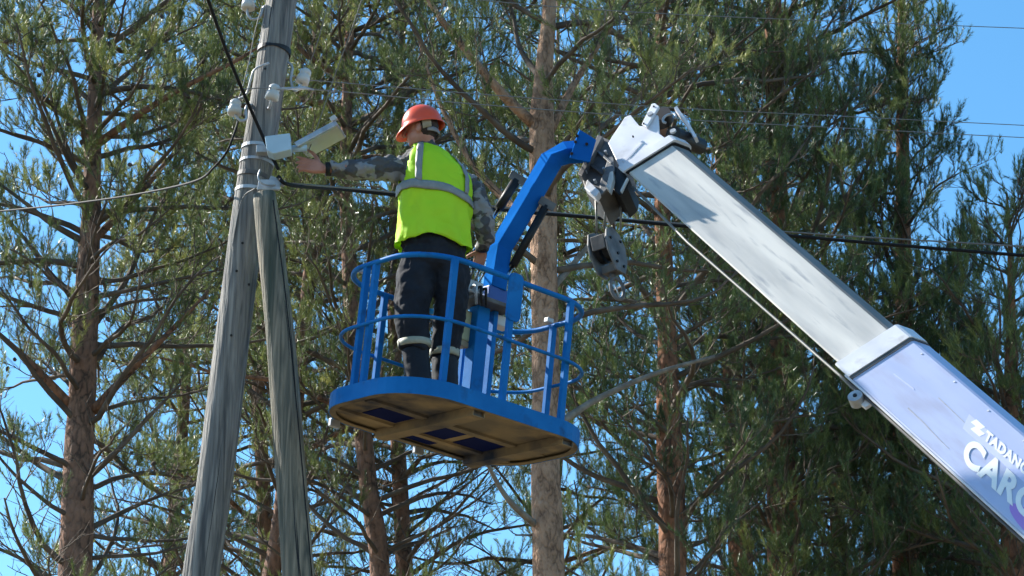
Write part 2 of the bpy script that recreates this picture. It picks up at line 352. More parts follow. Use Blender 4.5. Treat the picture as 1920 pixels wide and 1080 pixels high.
def pine(name, label, trunk, ztop, seed, bark, nmat, limbs=(), zlo=7.0, whorl=0.45, per_whorl=4, Lmax=2.2, slope=0.45, dens=1.0, dead_below=0.0,
         per=34, az_bias=None, cones=0, rise=0.45, tone0=0.45, Lmin=0.5, dead_limbs=()):
    """trunk: [(x,y,z,r)...] from the ground up. limbs: explicit [(points, r0, leafiness)]"""
    rng = np.random.default_rng(seed); rd = random.Random(seed)
    base = np.array(trunk[0][:3]); root = empty(name, base)
    tag(root, label, 'pine tree', 'pines behind the work platform')
    tr = np.array(trunk, float)
    sm = smooth_path(tr, 70)
    v, f = rough_tube(sm[:, :3], sm[:, 3], 24, rng, 0.04, 5.0)
    mesh_obj('trunk', v, f, bark, root, True)
    zt = sm[:, 2]
    def at(z): return np.array([np.interp(z, zt, sm[:, k]) for k in range(4)])
    all_l = []
    for pts, r0, leaf in limbs:
        all_l.append((smooth_path(pts, 14), r0, leaf, True))
    z = zlo
    while z < ztop-0.25:
        a0 = rd.random()*6.28
        k = per_whorl if rd.random() < 0.7 else per_whorl-1
        for j in range(k):
            az = a0+j*6.28/k+rd.uniform(-.4, .4)
            if az_bias is not None and rd.random() < 0.35: az = az_bias+rd.uniform(-.9, .9)
            zz = z+rd.uniform(-.15, .15); c = at(zz)
            L_ = max(Lmin, min(Lmax, slope*(ztop-zz)+0.3))*rd.uniform(.6, 1.1)
            el = rise*rd.uniform(.5, 1.3)+0.35*max(0, 1-(ztop-zz)/3)
            d = np.array([math.cos(az)*math.cos(el), math.sin(az)*math.cos(el), math.sin(el)])
            pts = [c[:3]]; n = 9
            for i in range(n):
                d = nrm(d+rng.normal(size=3)*0.12+np.array([0, 0, 0.05 if i > n//2 else -0.02]))
                pts.append(pts[-1]+d*L_/n)
            leaf = 1.0
            if zz < dead_below: leaf = 0.25 if rd.random() < 0.75 else 0.7
            all_l.append((np.array(pts), 0.010+0.011*L_, leaf, L_ > 1.0))
        z += whorl*rd.uniform(.75, 1.25)
    TV, TF = [], []; W5, W3 = [], []; SP, SDv, SL, ST = [], [], [], []
    up = np.array([0, 0, 1.0])
    for pts, r0, leaf, big in all_l:
        m = len(pts); L_ = np.linalg.norm(np.diff(pts, axis=0), axis=1).sum()
        if big:
            v, f = tube(pts, np.linspace(r0, max(0.005, r0*0.25), m), 7)
            mesh_obj('branch', v, f, bark if r0 > 0.038 else M_twig, root, True)
        else:
            v, f = qtube(pts, r0, 0.004, 4); TV.append(v); TF.append(f)
        ltone = tone0+rd.uniform(-.2, .2)
        ns = max(3, int(L_*6.5*dens))
        for i in range(ns):
            t = 0.22+0.78*(i+rd.random())/ns; fi = t*(m-1); i0 = min(int(fi), m-2)
            c = pts[i0]+(pts[i0+1]-pts[i0])*(fi-i0); td = nrm(pts[i0+1]-pts[i0])
            side = nrm(crs(td, up))*(1 if i % 2 else -1)
            ang = rd.uniform(.5, 1.05)
            d = nrm(td*math.cos(ang)+side*math.sin(ang)+up*rd.uniform(-.1, .45)+rng.normal(size=3)*.15)
            l2 = rd.uniform(.35, .95)*(1.0-0.45*t)*min(1.0, 0.35+L_*0.35)
            q = [c]
            for s_ in range(4):
                d = nrm(d+rng.normal(size=3)*.13+up*.10); q.append(q[-1]+d*l2/4)
            q = np.array(q); W5.append(q)
            pu, pv = pxy(q[-1]); out_ = pu < -500 or pu > 2420 or pv < -420 or pv > 1500
            bare = rd.random() > leaf
            ctone = ltone+rd.uniform(-.22, .22)
            for j in range(max(2, int(l2*(7 if bare else 3.5)))):      # short dry twigs
                g2 = rd.uniform(.6, 4); j0 = min(int(g2), 3); c2 = q[j0]+(q[j0+1]-q[j0])*(g2-j0)
                d2 = nrm(nrm(q[j0+1]-q[j0])*.7+rng.normal(size=3)*.6+up*.2); l3 = rd.uniform(.08, .28)
                e2 = c2+d2*l3*.5; W3.append((c2, e2+nrm(d2+up*.3+rng.normal(size=3)*.15)*l3*.5))
            if bare: continue
            nsh = rd.randint(4, 8)+int(l2*4)
            for j in range(nsh):                                       # a clump of upturned shoots at the branch end
                if out_ and rd.random() < .88: continue
                g2 = 4*rd.uniform(.35, 1.0); j0 = min(int(g2), 3); c2 = q[j0]+(q[j0+1]-q[j0])*(g2-j0)
                d2 = nrm(nrm(q[j0+1]-q[j0])*.8+rng.normal(size=3)*.5+up*.25); l3 = rd.uniform(.03, .11)
                e2 = c2+d2*l3; dd = nrm(d2*.45+up*rd.uniform(.5, 1.0)+rng.normal(size=3)*.22); e3 = e2+dd*.06
                W3.append((c2, e3)); ls = rd.uniform(.12, .25)
                SP.append(e2); SDv.append(dd); SL.append(ls); ST.append(ctone+rd.uniform(-.10, .10))
    for W_, ra_, rb_ in ((W5, .0068, .0032), (W3, .0034, .0020)):
        v, f = batch_tubes(np.array(W_), ra_, rb_); TV.append(v); TF.append(f)
    quad_mesh('twigs', TV, TF, M_twig, root)['kind'] = 'stuff'
    if SP:
        tri, tn = needles(np.array(SP), np.array(SDv), np.array(SL), np.array(ST), rng, int(per*2.35))
        fat_mesh('crown', tri, tn, nmat, root)
    if cones and SP:
        cv, cf = [], []
        for i in rng.choice(len(SP), cones):
            c = SP[i]+rng.normal(size=3)*.02; ax = nrm(rng.normal(size=3)-up)
            v, f = tube([c, c+ax*.015, c+ax*.035, c+ax*.055], [.008, .020, .017, .004], 6); cv.append(np.array(v)); cf.append(np.array([q for q in f if len(q) == 4]))
        quad_mesh('cones', cv, cf, M_cone, root)['kind'] = 'stuff'
    for pts, r0 in dead_limbs:
        q = smooth_path(pts, 12); v, f = tube(q, np.linspace(r0, r0*.45, 12), 8); o = mesh_obj('dead_branch', v, f, M_dead, root, True)
    return root, len(SP)

def trunk_px(pts, Y, ztop, rtop=0.03, flare=1.25):
    """trunk through photo points [(px,py,width_px)] at distance Y, carried down to the ground and up to ztop"""
    q = []
    for px, py, wd in sorted(pts, key=lambda a: -a[1]):
        c = P(px, py, Y); dep = (c-CAM)@_f; q.append((*c, wd/2*dep/FPX))
    q0, q1 = np.array(q[0]), np.array(q[min(1, len(q)-1)])
    sl = (q1-q0)/(q1[2]-q0[2]) if len(q) > 1 else np.zeros(4)
    low = [(*(q0+sl*(zz-q0[2])*0.4)[:2], zz, q0[3]*fl) for zz, fl in ((0, flare*1.15), (1.2, flare*1.02), (q0[2]*.6, 1.08))]
    ql = np.array(q[-1]); top = [(ql[0]+rtop, ql[1], ztop, rtop*.5)]
    if ztop-ql[2] > 3: top = [(ql[0]+.05, ql[1]+.05, (ql[2]+ztop)/2, ql[3]*.6)]+top
    return low+q+top
def LP(Y, *pts):
    """a limb traced through photo points (px,py,depth offset)"""
    return np.array([P(a, b, Y+c) for a, b, c in pts])

NS = 0
def grow(*a, **k):
    global NS
    r, n = pine(*a, **k); NS += n; return r
# left pine
Y = 22.0
A = grow('pine_tree', 'tall pine with reddish bark left of the wooden pole', trunk_px([(140, 1080, 64), (152, 760, 52), (163, 560, 46), (170, 400, 36), (178, 200, 28), (186, 0, 22)], Y, 18.5), 18.5, 11, M_barkA, M_needleA,
    limbs=[(LP(Y, (172, 772, 0), (250, 690, -.3), (330, 610, -.5), (392, 545, -.6)), .045, .35),
           (LP(Y, (176, 450, 0), (235, 390, .2), (300, 318, .3), (362, 235, .3), (400, 120, .3)), .04, .9),
           (LP(Y, (176, 275, 0), (255, 218, -.3), (345, 163, -.5), (440, 115, -.6), (490, 85, -.6)), .042, .9),
           (LP(Y, (178, 190, 0), (230, 145, .3), (295, 90, .5), (352, 0, .6)), .034, .95),
           (LP(Y, (160, 455, 0), (95, 418, -.2), (40, 375, -.3), (-60, 300, -.3)), .036, .8),
           (LP(Y, (150, 560, 0), (100, 520, .2), (40, 440, .3), (-20, 380, .3)), .036, .7),
           (LP(Y, (165, 350, 0), (135, 300, -.2), (105, 215, -.3), (80, 120, -.3)), .03, .95),
           (LP(Y, (135, 762, 0), (66, 690, -.3), (0, 628, -.4), (-70, 570, -.4)), .044, .4),
           (LP(Y, (135, 905, 0), (70, 870, .3), (0, 818, .4), (-80, 770, .4)), .036, .35),
           (LP(Y, (160, 900, 0), (215, 850, -.3), (290, 770, -.4), (346, 714, -.5)), .034, .3),
           (LP(Y, (165, 560, 0), (260, 540, -.4), (350, 520, -.5), (425, 503, -.6)), .028, .35),
           (LP(Y, (168, 620, 0), (240, 520, .3), (290, 400, .4), (345, 330, .4)), .034, .7),
           (LP(Y, (150, 620, 0), (110, 590, .2), (60, 575, .3), (-20, 575, .3)), .026, .5),
           (LP(Y, (150, 1000, 0), (230, 960, .3), (300, 930, .4), (400, 900, .4)), .030, .3)],
    zlo=6.2, whorl=.34, per_whorl=4, Lmax=2.0, slope=.4, dens=.85, dead_below=9.9, cones=140, tone0=.5, per=30)
# centre pine
Y = 19.5
B = grow('pine_tree', 'pine with pale plated trunk standing right behind the blue work platform', trunk_px([(1028, 1080, 60), (1024, 850, 54), (1022, 600, 50), (1019, 400, 50), (1016, 240, 46), (1022, 110, 32), (1030, 0, 26)], Y, 16.5), 16.5, 23, M_barkB, M_needleA,
    limbs=[(LP(Y, (1005, 238, 0), (938, 172, -.2), (870, 90, -.3), (806, 5, -.4), (770, -80, -.4)), .052, .7),
           (LP(Y, (1030, 250, 0), (1075, 160, .2), (1120, 90, .3), (1160, 30, .4)), .04, .8),
           (LP(Y, (1000, 420, 0), (945, 372, .4), (880, 300, .6), (820, 180, .7), (780, 60, .8)), .042, .8),
           (LP(Y, (1015, 150, 0), (975, 90, .3), (960, 20, .4), (930, -60, .5)), .03, .9),
           (LP(Y, (1030, 320, 0), (1100, 260, .6), (1190, 190, .9), (1260, 120, 1.0)), .034, .8)],
    zlo=9.2, whorl=.5, per_whorl=3, Lmax=2.1, slope=.5, dens=1.0, dead_below=9.6, tone0=.5, per=30,
    dead_limbs=[(LP(Y, (1012, 990, 0), (965, 950, -.3), (935, 910, -.4), (905, 850, -.6)), .030),
                (LP(Y, (1035, 540, 0), (1075, 495, .2), (1120, 440, .3)), .036),
                (LP(Y, (1040, 800, 0), (1120, 748, .2), (1230, 700, .3), (1340, 668, .4)), .032),
                (LP(Y, (1030, 690, 0), (1005, 590, .3), (985, 500, .4)), .022)])
# right pine with red bark
Y = 23.0
C = grow('pine_tree', 'dark pine with narrow red trunk under the crane boom', trunk_px([(1262, 1080, 52), (1256, 850, 50), (1250, 640, 36), (1245, 480, 32), (1240, 300, 26)], Y, 18.0), 18.0, 37, M_barkC, M_needleB,
    limbs=[(LP(Y, (1262, 820, 0), (1190, 760, -.5), (1120, 700, -.7)), .03, .6),
           (LP(Y, (1250, 600, 0), (1310, 520, -.3), (1370, 420, -.4), (1410, 330, -.4)), .035, .9),
           (LP(Y, (1245, 470, 0), (1190, 400, .3), (1150, 300, .4)), .03, .9)],
    zlo=6.4, whorl=.36, per_whorl=4, Lmax=2.1, slope=.5, dens=.72, dead_below=7.5, tone0=.4, per=28)
# dense pines on the right
D = grow('pine_tree', 'dense green pine crown above the upper half of the crane boom', trunk_px([(1470, 1080, 60), (1450, 0, 30)], 25.0, 19.0), 19.0, 41, M_barkC, M_needleB,
    zlo=6.8, whorl=.36, per_whorl=4, Lmax=2.1, slope=.55, az_bias=-1.57, dens=.92, tone0=.42, per=30)
E_ = grow('pine_tree', 'tall narrow topped pine against open sky right of the boom', trunk_px([(1700, 1080, 52), (1690, 0, 14)], 25.5, 16.6, rtop=.02), 16.6, 53, M_barkC, M_needleB,
    zlo=7.2, whorl=.30, per_whorl=4, Lmax=1.5, slope=.17, Lmin=.4, az_bias=-1.57, dens=1.05, tone0=.42, per=30, rise=.6)
F_ = grow('pine_tree', 'low pine top at the right edge beside open sky', trunk_px([(1900, 1080, 46), (1895, 500, 12)], 24.0, 12.3, rtop=.02), 12.3, 67, M_barkC, M_needleB,
    zlo=7.0, whorl=.33, per_whorl=4, Lmax=1.9, slope=.6, dens=.9, tone0=.45, per=28, rise=.6)
# pines further back
G = grow('pine_tree', 'slim pine with reddish trunk between the wooden poles and the platform', trunk_px([(712, 1080, 38), (690, 900, 34), (655, 500, 28), (650, 200, 20)], 27.0, 20.0), 20.0, 71, M_barkA, M_needleA,
    zlo=8.0, whorl=.42, per_whorl=4, Lmax=2.4, slope=.45, dens=.8, dead_below=11.2, tone0=.45, per=26)
print('SHOOTS', NS)

def copy_tree(root, loc, rz, label, sx=1.0):
    c = root.copy(); COL.objects.link(c); c.location = V(loc); c.rotation_euler = (0, 0, rz); c.scale = (sx, sx, sx); c['label'] = label
    for ch in root.children:
        if ch.name.split('.')[0] == 'dead_branch': continue
        k = ch.copy(); COL.objects.link(k); k.parent = c
    return c
def spot(px, Y):
    q = P(px, 540, Y); return (q[0], q[1], 0)
copy_tree(D, spot(1380, 30), 2.1, 'farther deep green pine between the red trunk and the boom')
copy_tree(D, spot(1560, 31), 4.0, 'deep green pine seen low under the painted boom section', 0.84)
copy_tree(G, spot(815, 29), 5.3, 'brown trunked pine partly hidden behind the platform floor')
copy_tree(G, spot(925, 33), 3.4, 'farther pine above and behind the worker')
copy_tree(G, spot(460, 29), 2.6, 'pine farther back directly behind the two wooden poles')
copy_tree(G, spot(300, 33), 4.4, 'farther pine seen through gaps beside the left trunk')
copy_tree(G, spot(600, 32), 0.7, 'farther pine seen between the brace pole and the worker')
copy_tree(F_, spot(1800, 27), 2.0, 'low pine filling the gap above the lower end of the boom', 0.98)
copy_tree(D, spot(1860, 33), 5.2, 'far pine low at the right edge behind the boom', 0.72)

# ------------------------------------------------------------------ wooden pole and its brace
def log_px(name, label, pts, Y, mat, seed, top_extra=0.0, dYs=None, cracks=6):
    rng = np.random.default_rng(seed); q = []
    for i, (px, py, wd) in enumerate(sorted(pts, key=lambda a: -a[1])):
        c = P(px, py, Y+(dYs[i] if dYs else 0)); dep = (c-CAM)@_f; q.append((*c, wd/2*dep/FPX))
    q = np.array(q); s = (q[1]-q[0])/(q[1][2]-q[0][2]); g0 = q[0]+s*(0-q[0][2]); g0[2] = -0.3; g0[3] = q[0][3]*1.12
    s2 = (q[-1]-q[-2])/(q[-1][2]-q[-2][2]); e = [q[-1]+s2*top_extra] if top_extra else []
    path = resample(np.vstack([g0, q, *e]), 120)
    v, f = rough_tube(path[:, :3], path[:, 3], 36, rng, 0.022, 2.3)
    root = empty(name, (g0[0], g0[1], 0)); tag(root, label, 'utility pole')
    mesh_obj('shaft', v, f, mat, root, True)
    # drying cracks: thin dark slivers let into the face
    for k in range(cracks):
        i = int(rng.integers(50, 105)); n = int(rng.integers(6, 14)); a = math.radians(rng.uniform(205, 335)); sl = []
        for j in range(n):
            if i+j >= len(path): break
            c = path[i+j]; d = np.array([math.cos(a), math.sin(a), 0]); sl.append(c[:3]+d*c[3]*1.003)
            a += rng.normal()*0.02
        if len(sl) > 3:
            rr = 0.0035*np.sin(np.linspace(0.1, 3.04, len(sl))); v, f = tube(sl, rr, 5); mesh_obj('crack', v, f, M_black, root)
    return root, path
YP = 14.6
pole, pole_path = log_px('utility_pole', 'tall grey weathered wooden pole carrying insulators and the street lamp', [(376, 1080, 69), (402, 900, 68), (435, 640, 65), (467, 400, 63), (487, 270, 62), (512, 110, 59), (528, 0, 56)], YP, M_pole, 5, 2.0)
brace, brace_path = log_px('pole_brace', 'shorter wooden brace pole leaning against the tall pole, mossy on its shaded side', [(559, 1080, 60), (546, 900, 58), (526, 640, 54), (507, 450, 50), (496, 365, 42)], YP, M_pole2, 9, 0.0, dYs=[-.28, -.26, -.25, -.235, -.225])
def ring_on(path, py, th, mat, name, parent, tiltz=0.0, gr=1.04, n=28):
    """a strap round the pole where it crosses photo row py"""
    i = min(range(len(path)), key=lambda k: abs(pxy(path[k][:3])[1]-py)); c = path[i]; ax = nrm(path[i+1][:3]-path[i-1][:3])
    x = nrm(np.cross(ax, (0, 1, 0))); y = np.cross(ax, x); r = c[3]*gr
    pts = [c[:3]+x*r*math.cos(a)+y*r*math.sin(a)+ax*tiltz*math.cos(a) for a in np.linspace(0, 2*math.pi, n, endpoint=False)]
    v, f = tube(pts, 0, closed=True, up=ax, sq=(0.004, th)); return mesh_obj(name, v, f, mat, parent)
for py in (283, 357): ring_on(pole_path, py, .022, M_galv, 'steel_strap', pole)
ring_on(pole_path, 296, .018, M_galv, 'steel_strap', pole)
ring_on(pole_path, 330, .030, M_greyd, 'dark_band', pole, 0.01)
for dz in (0, 3, 6):
    ring_on(pole_path, 100+dz*1.3, .014, M_black, 'wire_binding', pole, -.012+.004*dz, 1.07)
# clamp plate between pole and brace
v, f = boxf(P(505, 347, YP-.16), (1, 0, 0), (0, 1, 0), (0.1, 0, 1), .14, .02, .07)
MB().add(v, f).build('clamp_plate', M_galv, pole, bevel=.004)
v, f = boxf(P(520, 340, YP-.14), nrm((1, 0, -.4)), (0, 1, 0), nrm((.4, 0, 1)), .10, .03, .035)
MB().add(v, f).build('clamp_hook', M_galv, pole, bevel=.004)
v, f = tube(smooth_path([P(488, 318, YP-.18), P(484, 332, YP-.2), P(492, 344, YP-.2), P(510, 347, YP-.18), P(545, 345, YP-.1)], 16), .006, 6); mesh_obj('bare_hook_wire', v, f, M_galv, pole, True)
v, f = tube(smooth_path([P(480, 352, YP-.22), P(455, 372, YP-.12), P(441, 430, YP-.09), P(428, 520, YP-.07), P(410, 640, YP-.06), P(386, 800, YP-.06), P(346, 1080, YP-.06)], 40), .004, 6); mesh_obj('ground_wire', v, f, M_wire, pole, True)
v, f = tube(smooth_path([P(512, 375, YP-.32), P(522, 450, YP-.35), P(536, 560, YP-.37), P(556, 760, YP-.38), P(585, 1080, YP-.40)], 30), .0045, 6); mesh_obj('dark_wire', v, f, M_cable, brace, True)
# bolts / knots
for px, py in ((458, 468), (437, 640), (500, 142), (447, 520), (470, 545)):
    c = P(px, py, YP); i = min(range(len(pole_path)), key=lambda k: abs(pxy(pole_path[k][:3])[1]-py)); c = c - np.array([0, pole_path[i][3]*.95, 0])
    v, f = disc(c, (0, 1, 0.2), .008, .02, 8); mesh_obj('bolt', v, f, M_black, pole)

def insulator(px, py, Y, ax, label, hook=None, s=1.0):
    """white porcelain cup on a steel hook; ax = axis from the open skirt to the crown"""
    c = P(px, py, Y); ax = nrm(ax); root = empty('insulator', c-ax*.05)
    tag(root, label, 'insulator', 'porcelain insulators on the wooden pole')
    prof = [(-.055, .034), (-.052, .045), (-.01, .042), (0, .036), (.008, .034), (.014, .038), (.035, .034), (.046, .024), (.050, .001)]
    v, f = tube([c+ax*a*s for a, b in prof], [b*s for a, b in prof], 20); mesh_obj('cup', v, f, M_porc, root, True)
    if hook is not None:
        h = smooth_path([c-ax*.045*s]+hook, 18); v, f = tube(h, .009, 7); mesh_obj('steel_hook', v, f, M_galv, root, True)
    return root
insulator(441, 200, YP-.1, (.08, 0, 1), 'white insulator hanging out left of the pole with the sagging cable', [P(450, 226, YP-.1), P(462, 222, YP-.1), P(462, 200, YP-.08), P(480, 196, YP-.05)])
insulator(513, 172, YP-.22, (.25, -.1, 1), 'white insulator on the front face of the pole', [P(507, 196, YP-.2), P(504, 203, YP-.13), P(500, 198, YP-.06)])
insulator(571, 142, YP, (.35, 0, 1), 'white insulator tilted out right of the pole', [P(562, 164, YP), P(552, 170, YP), P(545, 150, YP), P(548, 125, YP), P(530, 112, YP)])
insulator(466, 3, YP, (.05, 0, 1), 'white insulator at the top edge of the picture left of the pole', [P(464, 26, YP), P(472, 36, YP), P(488, 32, YP), P(494, 15, YP), P(500, 12, YP), P(512, 28, YP)])
# lines tied to the insulators
def cable(name, label, pts, r, mat, n=40, cat='cable', group=None):
    p = smooth_path(pts, n); v, f = tube(p, r, 6); o = mesh_obj(name, v, f, mat, None, True); tag(o, label, cat, group); return o
cable('overhead_cable', 'thick black cable slanting down from the top left to the pole', [P(370, -60, 13.0), P(392, 5, 13.2), P(430, 110, 13.8), P(470, 205, 14.2), P(505, 283, 14.4), P(522, 318, 14.42)], .0115, M_cable)
cable('overhead_cable', 'black bundled cable running from the pole behind the worker to the right edge', [P(520, 330, 14.42), P(545, 347, 14.5), P(640, 355, 15.6), P(740, 366, 15.9), P(860, 385, 16.2), P(1000, 399, 16.4), P(1110, 408, 16.5), P(1480, 442, 16.8), P(1920, 479, 17.2), P(2500, 520, 17.8)], .0125, M_cable, 80)
cable('service_wire', 'grey wire strung just above the black bundled cable on the right', [P(545, 344, 14.6), P(740, 361, 15.9), P(1000, 395, 16.6), P(1480, 435, 16.9), P(1920, 462, 17.3), P(2500, 498, 17.9)], .006, M_wire, 60)
cable('service_wire', 'insulated cable sagging to the left edge from the low left insulator', [P(446, 228, 14.48), P(440, 248, 14.4), P(425, 285, 14.4), P(400, 315, 14.5), P(370, 338, 14.8), P(290, 358, 15.6), P(180, 376, 16.5), P(0, 396, 18), P(-400, 430, 21)], .0075, M_cable, 60)
for i, (lab, pts) in enumerate((
    ('upper of two thin bare wires leaving the right insulator', [P(575, 150, 14.6), P(700, 160, 15.0), P(960, 181, 15.8), P(1280, 203, 17.0), P(1600, 219, 18.2), P(1920, 235, 19.5), P(2500, 262, 22)]),
    ('lower of two thin bare wires leaving the pole towards the right', [P(440, 168, 14.3), P(515, 165, 14.36), P(640, 172, 14.7), P(900, 196, 15.5), P(1280, 224, 16.8), P(1600, 241, 18.0), P(1920, 258, 19.3), P(2500, 286, 22)]),
    ('highest thin bare wire crossing the sky at the upper right', [P(500, -55, 14.6), P(800, -12, 15.3), P(1060, 14, 16.2), P(1400, 33, 17.4), P(1920, 53, 19.2), P(2500, 75, 21.5)]),
    ('thin wire slanting from the top edge down to the worker hand', [P(700, -70, 14.0), P(668, 30, 14.2), P(625, 150, 14.4), P(594, 240, 14.5), P(577, 288, 14.52)]),
    ('thin wire slanting from the top edge to the right insulator', [P(640, -80, 14.2), P(614, 10, 14.4), P(598, 70, 14.5), P(580, 122, 14.58)]),
    ('thin jumper wire left of the pole above the low left insulator', [P(492, 10, 14.4), P(478, 60, 14.42), P(466, 120, 14.45), P(450, 178, 14.48), P(441, 182, 14.48)]))):
    cable('bare_wire', lab, pts, .0034, M_wire, 50, 'wire', 'thin wires on the pole')
v, f = tube(smooth_path([P(505, 118, 14.4), P(478, 130, 14.4), P(470, 150, 14.42), P(462, 176, 14.45), P(446, 186, 14.48), P(443, 190, 14.5)], 20), .007, 6)
o = mesh_obj('jumper_loop', v, f, M_galv, None, True); tag(o, 'thick grey jumper loop bent from the pole binding to the low left insulator', 'wire')
v, f = tube([P(518, 167, 14.35), P(545, 166, 14.42), P(570, 165, 14.5), P(588, 168, 14.55)], [.008, .010, .012, .006], 8); o = mesh_obj('wire_tie', v, f, M_galv, None, True); tag(o, 'pale tie sleeve on the wire between two insulators', 'wire tie')

# ------------------------------------------------------------------ LED street lamp on the pole
lamp = empty('street_lamp', P(525, 285, YP-.15)); tag(lamp, 'new pale LED street lamp held on the pole in front of the worker', 'street lamp')
v, f = prism([P(499, 268, YP-.20), P(546, 262, YP-.20), P(548, 293, YP-.20), P(515, 301, YP-.20), P(503, 295, YP-.20)], (0, -1, 0), -.10); MB().add(v, f).build('driver_box', M_lamp, lamp, bevel=.006)
v, f = boxf(P(492, 282, YP-.16), (1, 0, 0), (0, 1, 0), (0, 0, 1), .07, .06, .05); MB().add(v, f).build('bracket', M_galv, lamp, bevel=.004)
v, f = tube([P(540, 280, YP-.16), P(575, 277, YP-.14)], .022, 12); mesh_obj('spigot', v, f, M_lamp, lamp, True)
la, lb, lc, ldd = P(557, 275, YP-.22), P(634, 233, YP-.08), P(650, 257, YP+.34), P(578, 296, YP+.20)
ln_ = nrm(np.cross(lb-la, ldd-la)); ln_ = ln_ if ln_[2] > 0 else -ln_
v, f = prism([la+ln_*.035, lb+ln_*.035, lc+ln_*.035, ldd+ln_*.035], ln_, .035)
head_ = MB().add(v, f).build('lamp_head', M_galv, lamp, bevel=.006)
cc_ = (la+lb+lc+ldd)/4
v, f = prism([cc_+(q-cc_)*.9 for q in (la, lb, lc, ldd)], ln_, .006); MB().add(v, f).build('diffuser', M_lampg, head_)
v, f = boxf(lb*.96+lc*.04+ln_*.05, nrm(lb-la), nrm(lc-lb), ln_, .05, .06, .03); MB().add(v, f).build('end_latch', M_porc, head_, bevel=.004)
for k in range(4):
    q = la+(lb-la)*(.2+.2*k)+ln_*.045+(ldd-la)*.5; v, f = boxf(q, nrm(lb-la), nrm(ldd-la), ln_, .008, .26, .02); MB().add(v, f).build('cooling_fin', M_galv, head_)

# ------------------------------------------------------------------ work platform (basket)
BH, BT, BT2, BL, BW, BR = map(float, (40.98, 5.23, 3.07, 1.521, 1.004, .366))
def bframe():
    h, t, t2 = map(math.radians, (BH, BT, BT2))
    R = np.array([[math.cos(h), -math.sin(h), 0], [math.sin(h), math.cos(h), 0], [0, 0, 1.]])
    Ry = np.array([[math.cos(t), 0, math.sin(t)], [0, 1, 0], [-math.sin(t), 0, math.cos(t)]])
    Rx = np.array([[1, 0, 0], [0, math.cos(t2), -math.sin(t2)], [0, math.sin(t2), math.cos(t2)]])
    return Rx@Ry@R
BF = bframe(); BC = P(852.2, 808.1, 14.6); bex, bey, bez = BF[:, 0], BF[:, 1], BF[:, 2]
def B3(x, y, z): return BC+bex*x+bey*y+bez*z
def rrect(L_, W_, r, n=9):
    o = []
    for cx, cy, a0 in ((L_/2-r, W_/2-r, 0), (-L_/2+r, W_/2-r, 90), (-L_/2+r, -W_/2+r, 180), (L_/2-r, -W_/2+r, 270)):
        for i in range(n+1):
            a = math.radians(a0+90*i/n); o.append((cx+r*math.cos(a), cy+r*math.sin(a)))
    return o
plat = empty('work_platform', B3(0, 0, 0)); tag(plat, 'blue steel man basket with railings hanging from the crane arm', 'work platform')
o1 = rrect(BL, BW, BR); o2 = rrect(BL-.012, BW-.012, BR-.006); n = len(o1)
v = [B3(x, y, 0) for x, y in o1]+[B3(x, y, .10) for x, y in o1]+[B3(x, y, .10) for x, y in o2]+[B3(x, y, 0) for x, y in o2]; f = []
for a in range(4):
    for i in range(n):
        j = (i+1) % n; b = (a+1) % 4; f.append((a*n+i, a*n+j, b*n+j, b*n+i))
mesh_obj('toe_rim', v, f, M_blue, plat)
def plate(outline, z0, z1, name, mat, parent=plat, bevel=0):
    v, f = prism([B3(x, y, z1) for x, y in outline], bez, z1-z0); return MB().add(v, f).build(name, mat, parent, bevel=bevel)
floor_ = plate(rrect(BL-.014, BW-.014, BR-.008), .022, .032, 'floor_plate', M_rust)
rim2 = rrect(BL-.05, BW-.05, BR-.03)
v, f = tube([B3(x, y, .004) for x, y in rim2], 0, closed=True, up=bez, sq=(.045, .006)); mesh_obj('bottom_flange', v, f, M_rust, plat)
for x in (-.20, .50):      # two open box channels under the floor
    hw, hh = .045, .028
    v = [B3(x+a*hw*k, y, -.018+b*hh*k+.010) for y in (-BW/2+.035, BW/2-.035) for k in (1, .86) for a, b in ((-1, -1), (1, -1), (1, 1), (-1, 1))]
    f = []
    for i in range(4):
        j = (i+1) % 4
        f += [(i, j, 8+j, 8+i), (4+j, 4+i, 12+i, 12+j), (j, i, 4+i, 4+j), (8+i, 8+j, 12+j, 12+i)]
    ch = mesh_obj('box_channel', v, f, M_rust, plat)
    v, f = boxf(B3(x, -BW/2+.06, -.008), bex, bey, bez, .074, .01, .046); mesh_obj('channel_shade_plug', v, f, M_greyd, ch)  # dark plug stands in for the shade inside the open channel end
for y, w_ in ((-.02, .06), (.30, .05)):   # flat stiffeners along the floor
    for x0, x1 in ((-.68, -.248), (-.152, .452), (.548, .68)):
        plate([(x0, y-w_/2), (x1, y-w_/2), (x1, y+w_/2), (x0, y+w_/2)], .006, .0215, 'floor_stiffener', M_rust)
for x0, x1, y0, y1 in ((-.14, .13, .03, .26), (.20, .44, .03, .26), (-.10, .16, .34, .44), (.20, .42, -.30, -.08), (-.52, -.27, .03, .24)):
    if (x0, y0) in ((.20, -.30),): continue
    plate([(x0, y0), (x1, y0), (x1, y1), (x0, y1)], .017, .0215, 'bare_painted_patch', M_navy)
for x, y in ((-.55, BW/2-.03), (.12, BW/2-.01)):
    v, f = boxf(B3(x, y, -.02), bex, bey, bez, .07, .03, .05); MB().add(v, f).build('pale_bracket', M_galv, plat, bevel=.005)
ZT, ZM = .868, .475
for z, L_, W_, r_, th, nm, mt in ((ZT, BL-.10, BW-.10, BR-.04, .0165, 'top_rail', M_blue), (ZM, BL-.05, BW-.03, BR-.02, .011, 'middle_rail', M_blue)):
    v, f = tube([B3(x, y, z) for x, y in rrect(L_, W_, r_, 10)], th, 10, closed=True, up=bez); mesh_obj(nm, v, f, mt, plat, True)
